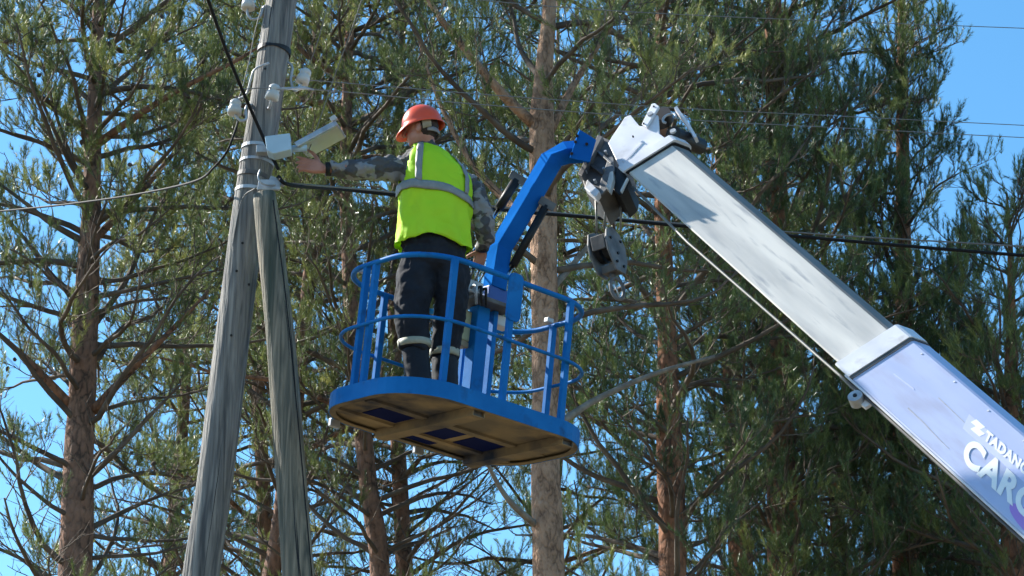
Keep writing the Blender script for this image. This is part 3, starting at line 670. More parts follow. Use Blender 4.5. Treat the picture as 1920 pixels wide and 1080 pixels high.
# posts: near side, left end, far side
for x, y, s_ in ((-.485, -BW/2+.045, 1), (-.03, -BW/2+.045, 0), (.44, -BW/2+.05, 1), (-BL/2+.06, .02, 1), (-BL/2+.06, .11, 1), (BL/2-.06, .0, 1), (-.30, BW/2-.055, 1), (.36, BW/2-.055, 1)):
    if s_ == 0: y0 = y
    v, f = boxf(B3(x, y, (.03+ZT)/2), bex, bey, bez, .038, .034, ZT-.04); MB().add(v, f).build('post', M_blue, plat, bevel=.004)
pl = [(x, z) for x, z in rrect(.30, .105, .035, 5)]
v, f = prism([B3(-.02+b, -BW/2+.022, ZT-.115-a) for a, b in pl], bey*-1, .02); MB().add(v, f).build('rail_plate', M_blue, plat, bevel=.003)
for k in range(3):
    a = (-.62, BW/2-.25) if k == 0 else ((.66, .0) if k == 1 else (.66, -.18))
    v, f = boxf(B3(a[0], a[1], ZT+.02), bex, bey, bez, .05, .04, .03); MB().add(v, f).build('rail_lug', M_galv, plat, bevel=.004)
# mounting column at the far side, swivel plate and arm
cx_, cy_ = .30, .25
v, f = boxf(B3(cx_, cy_, .475), bex, bey, bez, .10, .09, .885); MB().add(v, f).build('mount_column', M_blue, plat, bevel=.006)
v, f = boxf(B3(cx_+.10, cy_-.02, .475), bex, bey, bez, .035, .05, .885); MB().add(v, f).build('mount_column', M_blue, plat, bevel=.004)
v, f = boxf(B3(cx_+.02, cy_-.02, .935), bex, bey, bez, .34, .24, .03); MB().add(v, f).build('swivel_plate', M_greyd, plat, bevel=.006)
v, f = boxf(B3(cx_+.10, cy_, 1.01), bex, bey, bez, .16, .10, .12); MB().add(v, f).build('swivel_housing', M_bluedark, plat, bevel=.008)
v, f = boxf(B3(cx_+.18, cy_+.02, .875), bex, bey, bez, .14, .09, .07); MB().add(v, f).build('white_box', M_porc, plat, bevel=.008)
v, f = boxf(B3(cx_-.125, cy_+.05, .78), nrm(bex+bey*.2), nrm(bey-bex*.2), bez, .15, .10, .20); h_ = MB().add(v, f).build('spare_lamp_box', M_lampg, plat, bevel=.012)  # pale box taken for a spare lamp, fixed to the column
v, f = boxf(B3(cx_-.125, cy_+.05, .66), nrm(bex+bey*.2), nrm(bey-bex*.2), bez, .145, .095, .036); MB().add(v, f).build('spare_lamp_base', M_band, h_, bevel=.004)
val = empty('control_valve', B3(cx_-.14, cy_-.05, .95)); tag(val, 'grey hydraulic control valve with levers beside the worker right hand', 'valve')
v, f = boxf(B3(cx_-.13, cy_-.06, .995), bex, bey, bez, .12, .09, .085); MB().add(v, f).build('valve_body', M_galv, val, bevel=.008)
for k in range(3):
    q = B3(cx_-.17+.035*k, cy_-.09, 1.04); v, f = tube([q, q+bez*.07-bey*.02*k+bex*.01], [.005, .007], 7); lv = mesh_obj('lever', v, f, M_greyd, val, True)
    v, f = disc(q+bez*.078-bey*.02*k+bex*.01, bez, .011, .018, 10); mesh_obj('knob', v, f, M_black, lv, True)
for k in range(3):
    q = B3(cx_-.17+.04*k, cy_-.10, .98); v, f = tube(smooth_path([q, q-bey*.05+bez*.01, q-bey*.06-bez*.05, q-bey*.01-bez*.09+bex*.05], 10), .009, 7); mesh_obj('hose', v, f, M_black if k else M_galv, val, True)
v, f = boxf(B3(cx_-.05, cy_-.10, 1.13), bex, nrm(bey+bez*.3), nrm(bez-bey*.3), .16, .10, .02); MB().add(v, f).build('lever_guard', M_greyd, val, bevel=.004)
# ------------------------------------------------------------------ crane boom (hexagonal section: a flat top and a broad slanting upper facet)
BHd = P(1216, 294, 15.0); BJ = P(1637, 664, 13.38)      # both on the middle of the broad facet
bax = nrm(BHd-BJ); BLEN = np.linalg.norm(BHd-BJ)
_ca = np.array([bax@_r, bax@_u, bax@_f]); _cx, _cy = 118.0, 74.0; _cf = -(_cx*_ca[0]+_cy*_ca[1])/_ca[2]
bt = nrm(_r*_cx+_u*_cy+_f*_cf)                           # across the facet
bn = np.cross(-bax, bt); bn = bn if bn@(CAM-BJ) > 0 else -bn
def Q3(s, t, nn): return BJ+bax*s+bt*t+bn*nn
def sidept(px, py, nn):
    """the point of the facet's plane (offset nn) seen in direction px,py"""
    d = ray(px, py); k = ((BJ+bn*nn-CAM)@bn)/(d@bn); return CAM+d*k
FOOT = 5.6
foot = Q3(-FOOT, 0, -.15)
crane = empty('crane_boom', (foot[0], foot[1], 0)); tag(crane, 'telescopic truck crane boom reaching up from the lower right', 'crane')
Mb = Matrix((V(-bax), V(bt), V(bn))).transposed().to_4x4()
MW = Matrix.Translation(V(BJ))@Mb
def section(s0, s1, L_, dp, name, mats, zoff=0.0, parent=crane, yoff=0.0):
    """boom section in its own axes: x towards the foot, y across the facet, z out of it"""
    r_ = .012
    pr = [(-L_/2+.004, -.008), (-L_/2+r_, 0), (L_/2-r_, 0), (L_/2+.006, -.010), (L_/2+.075, -.10), (L_/2+.078, -.12), (L_/2-.02, -dp), (-L_/2+.26, -dp), (-L_/2+.22, -dp+.015)]
    k = len(pr); me = bpy.data.meshes.new(name)
    xs = np.linspace(-s1, -s0, 2)
    vs = [(x, a+yoff, b+zoff) for x in xs for a, b in pr]; fs = [tuple(range(k)), tuple(range(2*k-1, k-1, -1))]+[(i, i+k, (i+1) % k+k, (i+1) % k) for i in range(k)]
    me.from_pydata(vs, [], fs)
    for m_ in mats: me.materials.append(m_)
    bm = bmesh.new(); bm.from_mesh(me); bmesh.ops.recalc_face_normals(bm, faces=bm.faces); bm.to_mesh(me); bm.free(); me.update()
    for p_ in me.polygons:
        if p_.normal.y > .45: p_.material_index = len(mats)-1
    o = bpy.data.objects.new(name, me); COL.objects.link(o); o.parent = parent
    o.matrix_basis = Matrix.Translation(-parent.location)@MW
    return o
H1, H2, FO = .352, .415, .030
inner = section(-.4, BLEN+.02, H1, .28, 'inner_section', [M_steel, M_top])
outer = section(-FOOT, -.09, H2, .34, 'outer_section', [M_lav, M_lav], FO)
section(-.09, .06, H2+.012, .35, 'boom_collar', [M_greyp, M_greyp], FO+.012)
section(-.115, -.088, H2+.008, .345, 'collar_gap', [M_greyd, M_greyd], FO+.006)
v, f = tube([Q3(-FOOT, -H2/2-.004, FO-.012), Q3(-.05, -H2/2-.004, FO-.004)], 0, up=bn, sq=(.010, .010)); mesh_obj('lower_trim', v, f, M_greyp, crane)
v, f = tube([Q3(-FOOT, -H2/2-.012, FO-.03), Q3(-.08, -H2/2-.012, FO-.03)], .009, 8); mesh_obj('hydraulic_pipe', v, f, M_greyd, crane)
# crane column and base under the boom foot (out of frame, carries the boom)
cb = MB(); cb.add(*boxf((foot[0], foot[1], foot[2]/2), (1, 0, 0), (0, 1, 0), (0, 0, 1), .42, .42, foot[2]+.3)); cb.build('crane_column', M_lav, crane, bevel=.02)
cb = MB(); cb.add(*boxf((foot[0], foot[1], .35), (1, 0, 0), (0, 1, 0), (0, 0, 1), 1.9, .8, .5)); cb.build('crane_base', M_greyd, crane, bevel=.03)
# roller under the collar
c = sidept(1606, 749, FO-.03); v, f = disc(c, bn, .042, .06, 22); rl = mesh_obj('roller', v, f, M_galv, crane)
v, f = disc(c+bn*.032, bn, .012, .01, 10); mesh_obj('roller_bolt', v, f, M_black, rl)
v, f = prism([sidept(1600, 722, FO-.04), sidept(1640, 752, FO-.04), sidept(1622, 764, FO-.04), sidept(1606, 752, FO-.04)], bn, .02); mesh_obj('roller_bracket', v, f, M_greyp, crane)
# head: end collar, side plates, sheaves
section(BLEN-.02, BLEN+.055, H1+.06, .32, 'head_collar', [M_greyp, M_greyp], .022)
section(BLEN-.035, BLEN-.018, H1+.03, .31, 'head_gap', [M_black, M_black], .01)
def hplate(name, pts, nn, th, mat, bevel=.004):
    v, f = prism([sidept(a, b, nn) for a, b in pts], bn, th); return MB().add(v, f).build(name, mat, crane, bevel=bevel)
HP = [(1164, 318), (1140, 268), (1146, 258), (1172, 219), (1182, 215), (1199, 236), (1212, 236), (1216, 212), (1234, 216), (1236, 250), (1252, 262)]
hplate('head_side_plate', HP, .006, .02, M_greyp); hplate('head_side_plate', HP, -.22, .02, M_greyp)
hplate('head_weld_bar', [(1166, 300), (1204, 262), (1207, 266), (1170, 306)], .012, .012, M_greyp)
hplate('sheave_cheek', [(1203, 232), (1222, 194), (1228, 193), (1236, 199), (1212, 238)], .03, .02, M_greyp)
v, f = disc(sidept(1219, 214, .034), bn, .020, .015, 16); mesh_obj('sheave_pin', v, f, M_galv, crane)
for a, b in ((1226, 200), (1207, 232), (1187, 256)):
    v, f = disc(sidept(a, b, .032), bn, .006, .012, 8); mesh_obj('head_bolt', v, f, M_black, crane)
hc = sidept(1240, 222, -.06); v, f = disc(hc, bn, .075, .07, 28); mesh_obj('head_sheave', v, f, M_black, crane)
gp = sidept(1262, 252, -.02); gq = P(1312, 274, 15.35)
v, f = tube([gp, gq], .055, 20); gr_ = mesh_obj('guide_roller', v, f, M_black, crane)
v, f = tube([gq, gq+nrm(gq-gp)*.02], .03, 12); mesh_obj('roller_end', v, f, M_galv, gr_)
v, f = tube([sidept(1268, 205, -.06), sidept(1292, 238, -.1), sidept(1306, 262, -.12)], 0, up=bn, sq=(.02, .05)); mesh_obj('roller_bracket', v, f, M_greyp, crane)
v, f = disc(sidept(1262, 246, .036), bn, .020, .014, 16); mesh_obj('collar_pin', v, f, M_galv, crane)
ec = sidept(1255, 222, -.02); v, f = tube([ec+bt*.045*math.cos(a)+bax*.045*math.sin(a) for a in np.linspace(-.9, 3.6, 18)], .009, 8); mesh_obj('lifting_eye', v, f, M_galv, crane, True)
# bolted flange and bracket that carry the blue arm
hplate('flange', [(1083, 326), (1121, 252), (1130, 256), (1091, 330)], .02, .30, M_greyd)
hplate('flange_bracket', [(1090, 330), (1126, 255), (1142, 262), (1171, 296), (1162, 318), (1142, 350), (1122, 371), (1096, 350)], -.02, .24, M_greyd)
hplate('flange_rib', [(1118, 284), (1122, 281), (1148, 303), (1145, 307)], .0, .03, M_hook); hplate('flange_rib', [(1102, 308), (1105, 304), (1132, 322), (1129, 327)], .0, .03, M_greyd)
hplate('pale_guard', [(1096, 352), (1101, 336), (1124, 358), (1116, 369)], .02, .05, M_greyp)
hplate('bracket_web', [(1124, 345), (1140, 296), (1150, 290), (1152, 318), (1140, 352), (1126, 366)], -.008, .02, M_hook)
hplate('rope_guide', [(1136, 350), (1143, 322), (1149, 320), (1150, 334), (1143, 358)], .03, .04, M_porc)
hplate('lower_sheave_box', [(1146, 352), (1152, 310), (1166, 318), (1180, 336), (1176, 352), (1162, 366)], -.02, .2, M_black)
hplate('rope_keeper', [(1162, 357), (1175, 332), (1178, 333), (1165, 360)], .01, .02, M_porc)
for px, py in ((1098, 322), (1127, 262), (1116, 340), (1133, 318), (1136, 286)):
    v, f = disc(sidept(px, py, .0), bn, .010, .03, 8); mesh_obj('flange_bolt', v, f, M_galv, crane)
# hoist rope along the underside of the boom and the fall to the hook block
v, f = tube([sidept(1186, 350, -.04), sidept(1290, 455, -.04), sidept(1420, 568, -.04), sidept(1575, 704, -.03), Q3(-.3, -H2/2-.02, -.02)], .0085, 7); mesh_obj('hoist_rope', v, f, M_rope, crane, True)
YHK = float(sidept(1140, 350, -.08)[1])
for a, b, c_, d in ((1117, 366, 1119, 436), (1137, 362, 1133, 428), (1166, 360, 1163, 432)):
    v, f = tube([P(a, b, YHK), P(c_, d, YHK)], .0075, 7); mesh_obj('rope_fall', v, f, M_rope, crane, True)
# painted writing on the broad facet: runs along the boom towards its foot
def on_outer(me, name, px, py, mat, z):
    me.materials.append(mat); me.name = name; o = bpy.data.objects.new(name, me); COL.objects.link(o); o.parent = outer
    d = sidept(px, py, FO)-BJ; o.matrix_basis = Matrix.Translation((-(d@bax), d@bt, FO+z)); return o
SHEAR = -.74
def writing(txt, px, py, size, mat, bold, z=.002, sx=1.0):
    cu = bpy.data.curves.new('lettering', 'FONT'); cu.body = txt; cu.size = size; cu.extrude = .0006; cu.offset = bold; cu.space_character = 1.06
    tmp = bpy.data.objects.new('tmp_text', cu); COL.objects.link(tmp); bpy.context.view_layer.update()
    me = bpy.data.meshes.new_from_object(tmp); bpy.data.objects.remove(tmp)
    me.transform(Matrix(((sx, SHEAR, 0, 0), (0, 1, 0, 0), (0, 0, 1, 0), (0, 0, 0, 1))))
    return on_outer(me, 'lettering', px, py, mat, z)
def flat(pts, px, py, mat, name, z=.0015):
    me = bpy.data.meshes.new(name); v, f = prism([np.array((a+SHEAR*b, b, 0)) for a, b in pts], np.array((0, 0, 1.)), .001); me.from_pydata([tuple(q) for q in v], [], f)
    return on_outer(me, name, px, py, mat, z)
flat([(0, 0), (1.1, 0), (1.1, .085), (0, .085)], 1805, 803, M_lav2, 'pale_sticker', .0012)
flat([(.0, .030), (.03, .062), (.115, .062), (.085, .030)], 1816, 801, M_white, 'logo')
flat([(.02, .0), (.05, .032), (.135, .032), (.105, .0)], 1816, 801, M_white, 'logo', .0022)
writing('TADANO', 1845, 823, .070, M_white, .003, .003, 1.28)
writing('CARGO', 1801, 859, .178, M_white, .0072, .003, 1.30)
v_ = [(.09*math.cos(a)*2.2, .05*math.sin(a)) for a in np.linspace(0, 6.28, 24, endpoint=False)]
flat(v_, 1935, 985, M_magenta, 'printed_flash')
for k_ in range(9):
    v, f = disc(Q3(-.25-.33*k_, H2/2-.03, FO+.001), bn, .006, .005, 10); mesh_obj('edge_rivet', v, f, M_greyp, crane)
flat([(0, .02), (.16, .016), (.32, .004), (.42, .0), (.42, -.003), (.30, .0), (.15, .010), (0, .012)], 1700, 770, M_lav3, 'scuff_mark')
flat([(0, 0), (.26, -.01), (.27, -.014), (0, -.006)], 1760, 745, M_lav3, 'scuff_mark')
flat([(0, 0), (.20, .012), (.205, .004), (.0, -.006)], 1676, 700, M_lav2, 'scuff_mark')

# jib arm from swivel to crane head
YA = 15.0
S0 = B3(cx_+.10, cy_, 1.06); A1 = P(937, 468, YA+.03); A2 = P(1034, 300, YA+.06); A3 = P(1062, 286, YA+.06); A4 = P(1092, 284, YA+.06)
view = nrm(A2-CAM)
def armbar(path, wd, ht, spin):
    """box bar whose section is turned by spin about its axis, relative to the line of sight"""
    p = np.asarray(path, float); vs = []
    t = np.empty_like(p); t[1:-1] = p[2:]-p[:-2]; t[0] = p[1]-p[0]; t[-1] = p[-1]-p[-2]
    for q, tt in zip(p, t):
        tt = nrm(tt); side = nrm(np.cross(view0, tt)); dep = np.cross(tt, side)
        a = side*math.cos(spin)+dep*math.sin(spin); b = -side*math.sin(spin)+dep*math.cos(spin)
        for i, j in ((-1, -1), (1, -1), (1, 1), (-1, 1)): vs.append(q+a*wd/2*i+b*ht/2*j)
    f = [(0, 1, 2, 3)[::-1], tuple((len(p)-1)*4+k for k in range(4))]
    for i in range(len(p)-1):
        for k in range(4):
            f.append((i*4+k, i*4+(k+1) % 4, i*4+4+(k+1) % 4, i*4+4+k))
    return vs, f
view0 = np.array([0, .92, .40])
arm = crane
v, f = armbar([S0, A1, A1*.5+A2*.5, A2, A3, A4], .112, .118, math.radians(28)); MB().add(v, f).build('arm_beam', M_bluearm, arm, bevel=.005)['label'] = 'bent blue arm beam'
tdir = nrm(A2-A1); sdir = nrm(np.cross(view0, tdir))
if sdir[0] > 0: sdir = -sdir     # sdir: to the left / up of the arm
for off, a, b, rr_, nm in ((.125, .30, .62, .030, 'lift_cylinder'), (-.135, -.10, .55, .026, 'lift_cylinder')):
    q0 = A1+(A2-A1)*a+sdir*off-np.array([0, .06, 0]); q1 = A1+(A2-A1)*b+sdir*off*.95-np.array([0, .06, 0])
    v, f = tube([q0, q1], rr_, 14); cyl = mesh_obj(nm, v, f, M_black, arm, True)
    v, f = tube([q0-tdir*.30, q0], .012, 10); mesh_obj('piston_rod', v, f, M_chrome, cyl, True)
    v, f = boxf(q1+tdir*.02, tdir, sdir, view0, .06, .11, .05); MB().add(v, f).build('cylinder_clevis', M_greyd, cyl, bevel=.004)
v, f = prism([P(1068, 296, YA-.10), P(1087, 243, YA-.10), P(1118, 262, YA-.10), P(1106, 304, YA-.10), P(1084, 300, YA-.10)], view0, -.30); MB().add(v, f).build('end_bracket', M_bluearm, arm, bevel=.004)
for px, py in ((1082, 255), (1079, 266), (1072, 288), (1100, 270)):
    v, f = disc(P(px, py, YA-.105), view0, .010, .02, 10); mesh_obj('bolt_hole', v, f, M_black, arm)

# ------------------------------------------------------------------ hook block
hk = empty('hook_block', P(1140, 520, YHK)); tag(hk, 'black and grey crane hook block hanging on steel ropes', 'hook block')
hb = nrm((.80, -.55, .06)); hd = nrm(np.cross((0, 0, 1.), hb)); hup = nrm(np.cross(hb, hd)); hup = hup if hup[2] > 0 else -hup
hup = nrm(hup+np.array([-.12, 0, 0])); hc = P(1140, 474, YHK)
def HKp(a, b, c): return hc+hb*a*1.1+hd*b*1.1+hup*c*1.15          # a across the sheaves, b along plate, c up
pp = [(-.10, .03), (-.07, .11), (0, .145), (.07, .12), (.11, .05), (.10, -.05), (.05, -.135), (-.05, -.135), (-.10, -.03)]
for a in (-.062, .062):
    v, f = prism([HKp(a, b, c) for b, c in pp], hb, .014); pl_ = MB().add(v, f).build('cheek_plate', M_hook, hk, bevel=.004)
    for b, c in ((-.05, .06), (.06, .07), (-.03, -.08), (.04, -.09), (0, -.02)):
        v, f = disc(HKp(a+(.003 if a > 0 else -.017), b, c), hb, .010 if c else .022, .012, 10); mesh_obj('rivet', v, f, M_black, pl_)
for a in (-.028, .024):
    v, f = disc(HKp(a, 0, .03), hb, .098, .036, 26); mesh_obj('sheave', v, f, M_black, hk)
v, f = boxf(HKp(0, 0, -.11), hb, hd, hup, .105, .085, .05); MB().add(v, f).build('crosshead', M_greyd, hk, bevel=.005)
v, f = boxf(HKp(0, -.095, .03), hb, hd, hup, .10, .012, .10); MB().add(v, f).build('rope_guard', M_greyd, hk, bevel=.004)
v, f = tube([HKp(0, 0, -.13), HKp(0, 0, -.165)], [.024, .02], 14); mesh_obj('hook_shank', v, f, M_greyd, hk, True)
lo = [HKp(.012+.030*math.sin(a)*.8, .030*math.sin(a), -.225+.065*math.cos(a)) for a in np.linspace(0, 2*math.pi, 22, endpoint=False)]
v, f = tube(lo, .0125, 9, closed=True); mesh_obj('hook', v, f, M_hook, hk, True)
v, f = tube([HKp(.0, 0, -.165), HKp(.012, .004, -.285)], .006, 7); mesh_obj('safety_latch', v, f, M_galv, hk, True)

# ------------------------------------------------------------------ the worker
YW = 14.62
def W(px, py, dy=0.0): return P(px, py, YW+dy)
person = empty('person', B3(-.10, .02, .033)); tag(person, 'worker in red helmet and yellow vest reaching from the basket to the lamp', 'person')
fwd = nrm((-.30, .95, 0)); lft = np.array([-fwd[1], fwd[0], 0.0])
def wrinkle(o, strength, size, vox, smooth=4, seed=0):
    r = o.modifiers.new('remesh', 'REMESH'); r.mode = 'VOXEL'; r.voxel_size = vox; r.use_smooth_shade = True
    m = o.modifiers.new('smooth', 'SMOOTH'); m.iterations = smooth; m.factor = .5
    if strength:
        t = bpy.data.textures.new('folds%d' % seed, 'CLOUDS'); t.noise_scale = size; t.noise_depth = 2
        d = o.modifiers.new('folds', 'DISPLACE'); d.texture = t; d.strength = strength; d.mid_level = .5; d.texture_coords = 'LOCAL'
def chain(mb, pts, rad, n=14, sub=14):
    q = smooth_path([(*p, r) for p, r in zip(pts, rad)], sub)
    mb.add(*tube(q[:, :3], np.abs(q[:, 3]), n))
def ball(mb, c, rx, ry, rz, ax=None, n=14):
    ex, ey, ez = ax if ax is not None else (np.array([1., 0, 0]), np.array([0, 1., 0]), np.array([0, 0, 1.]))
    v = []; f = []; m = n//2+1
    for i in range(m):
        th = math.pi*i/(m-1)
        for k in range(n):
            a = 2*math.pi*k/n; st = max(math.sin(th), 1e-3)
            v.append(np.asarray(c)+ex*rx*st*math.cos(a)+ey*ry*st*math.sin(a)+ez*rz*math.cos(th))
    for i in range(m-1):
        for k in range(n): f.append((i*n+k, (i+1)*n+k, (i+1)*n+(k+1) % n, i*n+(k+1) % n))
    f.append(tuple(range(n))); f.append(tuple((m-1)*n+k for k in range(n-1, -1, -1)))
    mb.add(v, f)
# torso sections: px, py, half width, half depth, tilt (left side up, degrees), depth shift
TS_ = [(812, 470, .212, .150, 2, 0), (812, 440, .207, .148, 2, 0), (814, 405, .205, .146, 4, 0), (816, 370, .212, .146, 7, .0), (818, 338, .216, .140, 12, .01),
       (818, 314, .200, .124, 17, .02), (813, 297, .150, .105, 17, .03), (806, 286, .098, .088, 12, .03), (801, 279, .070, .070, 6, .03)]
TSA = np.array(TS_, float)
def tsec(k):
    """interpolated torso section at fractional index k"""
    m = len(TSA); i = int(min(max(k, 0), m-1.001)); t = k-i
    def cr(a):
        p0, p1, p2, p3 = TSA[max(i-1, 0), a], TSA[i, a], TSA[min(i+1, m-1), a], TSA[min(i+2, m-1), a]
        return .5*(2*p1+(p2-p0)*t+(2*p0-5*p1+4*p2-p3)*t*t+(3*p1-p0-3*p2+p3)*t**3)
    px, py, hw_, hd_, ti, dy = [cr(a) for a in range(6)]
    c = W(px, py, dy); ti = math.radians(ti)
    ax = lft*math.cos(ti)+np.array([0, 0, math.sin(ti)])
    return c, ax, fwd, hw_, hd_
def tpt(k, th, off=0.0):
    """point of the torso surface: th=0 spine, positive towards his left"""
    c, ax, fw, hw_, hd_ = tsec(k)
    s_, q = math.sin(th), math.cos(th); e = 2.0/2.5
    x = math.copysign(abs(s_)**e, s_); y = math.copysign(abs(q)**e, q)
    fold = .011*math.sin(5*th+k*1.1+.6*math.sin(2.3*k))+.007*math.sin(9*th-k*1.7)+.004*math.sin(14*th+3.1*k)
    d = nrm(ax*x/hw_-fw*y/hd_)
    return c+ax*x*hw_-fw*y*hd_+d*(off+fold*max(0.12, 1-k/5.2))
def torso_shell(mb, k0, k1, off, nk=30, nth=48, hem=None):
    v = []; f = []
    for i in range(nk+1):
        for j in range(nth):
            th = 2*math.pi*j/nth; kk = k0+(k1-k0)*i/nk
            if hem: kk += hem(th)*(1-i/nk)**2
            v.append(tpt(kk, th, off))
    for i in range(nk):
        for j in range(nth): f.append((i*nth+j, i*nth+(j+1) % nth, (i+1)*nth+(j+1) % nth, (i+1)*nth+j))
    f.append(tuple(range(nth-1, -1, -1))); f.append(tuple(nk*nth+j for j in range(nth)))
    mb.add(v, f)
# joints
sL, eL, wL = W(772, 316, .02), W(690, 317, -.06), W(612, 317, -.10)
sR, eR, wR = W(880, 352, .07), W(908, 415, .07), W(904, 464, .22)

hipL, hipR = W(783, 500, 0), W(846, 505, .02)
kneeL = W(772, 590, -.02); kneeR = W(843, 600, .08)
shinL = W(777, 640, 0); shinR = W(834, 657, .14)
def on_floor(q, px):
    h = (q-B3(0, 0, .04))@bez; g_ = q-bez*h; g_[0] = g_[0]+((px-pxy(g_)[0])/311.0); return g_-bez*((g_-B3(0, 0, .04))@bez)
footL, footR = on_floor(shinL, 781), on_floor(shinR, 829)
# body: one continuous figure (skin shows at head, neck and hands)
mb = MB()
hcn = W(788, 243, .0)
hf = nrm((-.96, .20, -.12)); hu = nrm(np.array([0, 0, 1.])-hf*(hf[2])); hs = np.cross(hu, hf)   # hs: his left of the head
hax = (hf, hs, hu)
ball(mb, hcn+hf*-.012+hu*.02, .098, .078, .105, hax, 18)
ball(mb, hcn+hf*.018-hu*.045, .075, .064, .075, hax, 16)
ball(mb, hcn+hf*.045-hu*.085, .042, .045, .032, hax, 12)            # jaw, chin
chain(mb, [hcn+hf*.092+hu*.02, hcn+hf*.112-hu*.018, hcn+hf*.100-hu*.032], [.009, .014, .010], 8, 6)   # nose
ball(mb, hcn+hf*.088-hu*.062, .012, .022, .008, hax, 8)             # lips
ball(mb, hcn+hf*.083+hu*.02+hs*.028, .012, .014, .010, hax, 8); ball(mb, hcn+hf*.083+hu*.02-hs*.028, .012, .014, .010, hax, 8)
nearside = -hs if (-hs)@(CAM-hcn) > 0 else hs
for sg in (1, -1):      # ears
    e0 = hcn+nearside*.080*sg-hf*.004-hu*.022
    ball(mb, e0, .021, .012, .035, (nrm(hf*.9+nearside*sg*-.3), nrm(nearside*sg+hf*.3), hu), 12)
    ball(mb, e0+nearside*sg*.006-hf*.010, .010, .008, .026, hax, 10)
chain(mb, [hcn-hu*.04-hf*.025, W(799, 276, .03), W(806, 296, .03)], [.060, .062, .075], 14, 8)
torso_shell(mb, .2, 7.5, -.03, 14, 24)
def limb(pts, rad): chain(mb, pts, rad, 14, 16)
limb([W(800, 312, .02), sL, eL, wL, W(603, 316, -.11)], [.07, .062, .048, .029, .028])
limb([W(830, 330, .04), sR, eR, wR], [.07, .060, .046, .028])
limb([W(812, 470, 0), hipL, kneeL, shinL, footL+bez*.09], [.11, .09, .062, .05, .042])
limb([W(812, 470, 0), hipR, kneeR, shinR, footR+bez*.09], [.11, .09, .062, .05, .042])
def hand(wr, dirv, up_, side_, curl, sc_=1.0, spread=.3):
    """palm and five fingers; dirv wrist to knuckles, up_ towards the thumb edge, side_ palm normal (fingers curl towards it)"""
    dirv = nrm(dirv); up_ = nrm(up_-dirv*(up_@dirv)); side_ = nrm(np.cross(dirv, up_))*(1 if np.cross(dirv, up_)@side_ > 0 else -1)
    for i in range(4):      # palm as four fused metacarpals
        o_ = up_*(.030-.020*i)*sc_
        chain(mb, [wr+o_*.45, wr+dirv*.045*sc_+o_*.85, wr+dirv*.088*sc_+o_], [.016*sc_, .0155*sc_, .0125*sc_], 9, 7)
    for i, (l_, cu) in enumerate(zip((.072, .080, .074, .058), curl)):
        p = wr+dirv*.088*sc_+up_*(.030-.020*i)*sc_; a = cu*.4; pts = [p]; seg = l_*sc_*np.array([.45, .32, .26])
        d0 = nrm(dirv+up_*(.10-.07*i)*spread)
        for s_ in seg:
            pts.append(pts[-1]+(d0*math.cos(a)+side_*math.sin(a))*s_); a += cu*.8
        chain(mb, pts, [.0105*sc_, .0098*sc_, .0088*sc_, .0065*sc_], 9, 10)
    p = wr+dirv*.030*sc_+up_*.030*sc_
    chain(mb, [p, p+(dirv*.5+up_*.75+side_*.3)*.038*sc_, p+(dirv*.85+up_*1.0+side_*.5)*.06*sc_, p+(dirv*1.25+up_*1.1+side_*.7)*.075*sc_], [.015*sc_, .013*sc_, .0105*sc_, .008*sc_], 9, 9)
hand(W(604, 316, -.10), W(560, 306, -.10)-W(604, 316, -.10), np.array([.1, 0, 1.]), np.array([0, 1., 0]), (.12, .45, .62, .75), 1.12, 1.2)
hand(wR+nrm(wR-eR)*.01, W(898, 492, .26)-wR, nrm((-.9, -.3, .1)), np.array([0.1, .6, -.6]), (.9, 1.0, 1.05, 1.1), .95)
body = mb.build('body', M_skin, person); wrinkle(body, 0, 1, .0058, 2)
# jacket
mb = MB(); torso_shell(mb, .9, 7.75, .004, 18, 28)
chain(mb, [W(806, 312, .02), sL, W(730, 317, -.03), eL, W(650, 318, -.08), W(618, 317, -.10)], [.085, .088, .074, .066, .056, .047], 18, 22)
chain(mb, [W(838, 332, .04), sR, W(898, 385, .07), eR, W(909, 440, .14), wR-nrm(wR-eR)*.0], [.080, .076, .070, .066, .060, .046], 18, 22)
chain(mb, [W(799, 284, .03), W(796, 272, .03)], [.080, .074], 18, 4)
jk = mb.build('jacket', M_camo, person); wrinkle(jk, .055, .060, .008, 2, 1)
for c_, d_, r_ in ((W(614, 317, -.10), nrm(wL-eL), .046), (wR, nrm(wR-eR), .046)):
    v, f = tube([c_-d_*.012, c_+d_*.014], [r_, r_*.96], 18); mesh_obj('cuff', v, f, M_black, jk, True)
# vest
def hemf(th): return .30*math.exp(-((th if th < math.pi else th-2*math.pi)/.55)**2)+.10*math.sin(3*th)
mb = MB(); torso_shell(mb, .12, 7.35, .020, 46, 72, hemf)
vest = mb.build('vest', M_vest, person, True)
bm = bmesh.new(); bm.from_mesh(vest.data); bm.faces.ensure_lookup_table(); kill = []
for fc in bm.faces:          # open the arm holes, neck and hem
    if len(fc.verts) > 4: kill.append(fc); continue
    i_ = fc.index; kk = .12+7.23*((i_//72)+.5)/46; th = 2*math.pi*((i_ % 72)+.5)/72
    for sg in (math.pi/2, 3*math.pi/2):
        if ((th-sg)/.52)**2+((kk-4.9)/1.75)**2 < 1: kill.append(fc); break
bmesh.ops.delete(bm, geom=kill, context='FACES'); bm.to_mesh(vest.data); bm.free()
sv = vest.modifiers.new('thick', 'SOLIDIFY'); sv.thickness = .004; sv.offset = 0
vest.data.polygons.foreach_set('use_smooth', [True]*len(vest.data.polygons))
t_ = bpy.data.textures.new('vest_folds', 'CLOUDS'); t_.noise_scale = .085
d_ = vest.modifiers.new('folds', 'DISPLACE'); d_.texture = t_; d_.strength = .024; d_.texture_coords = 'LOCAL'
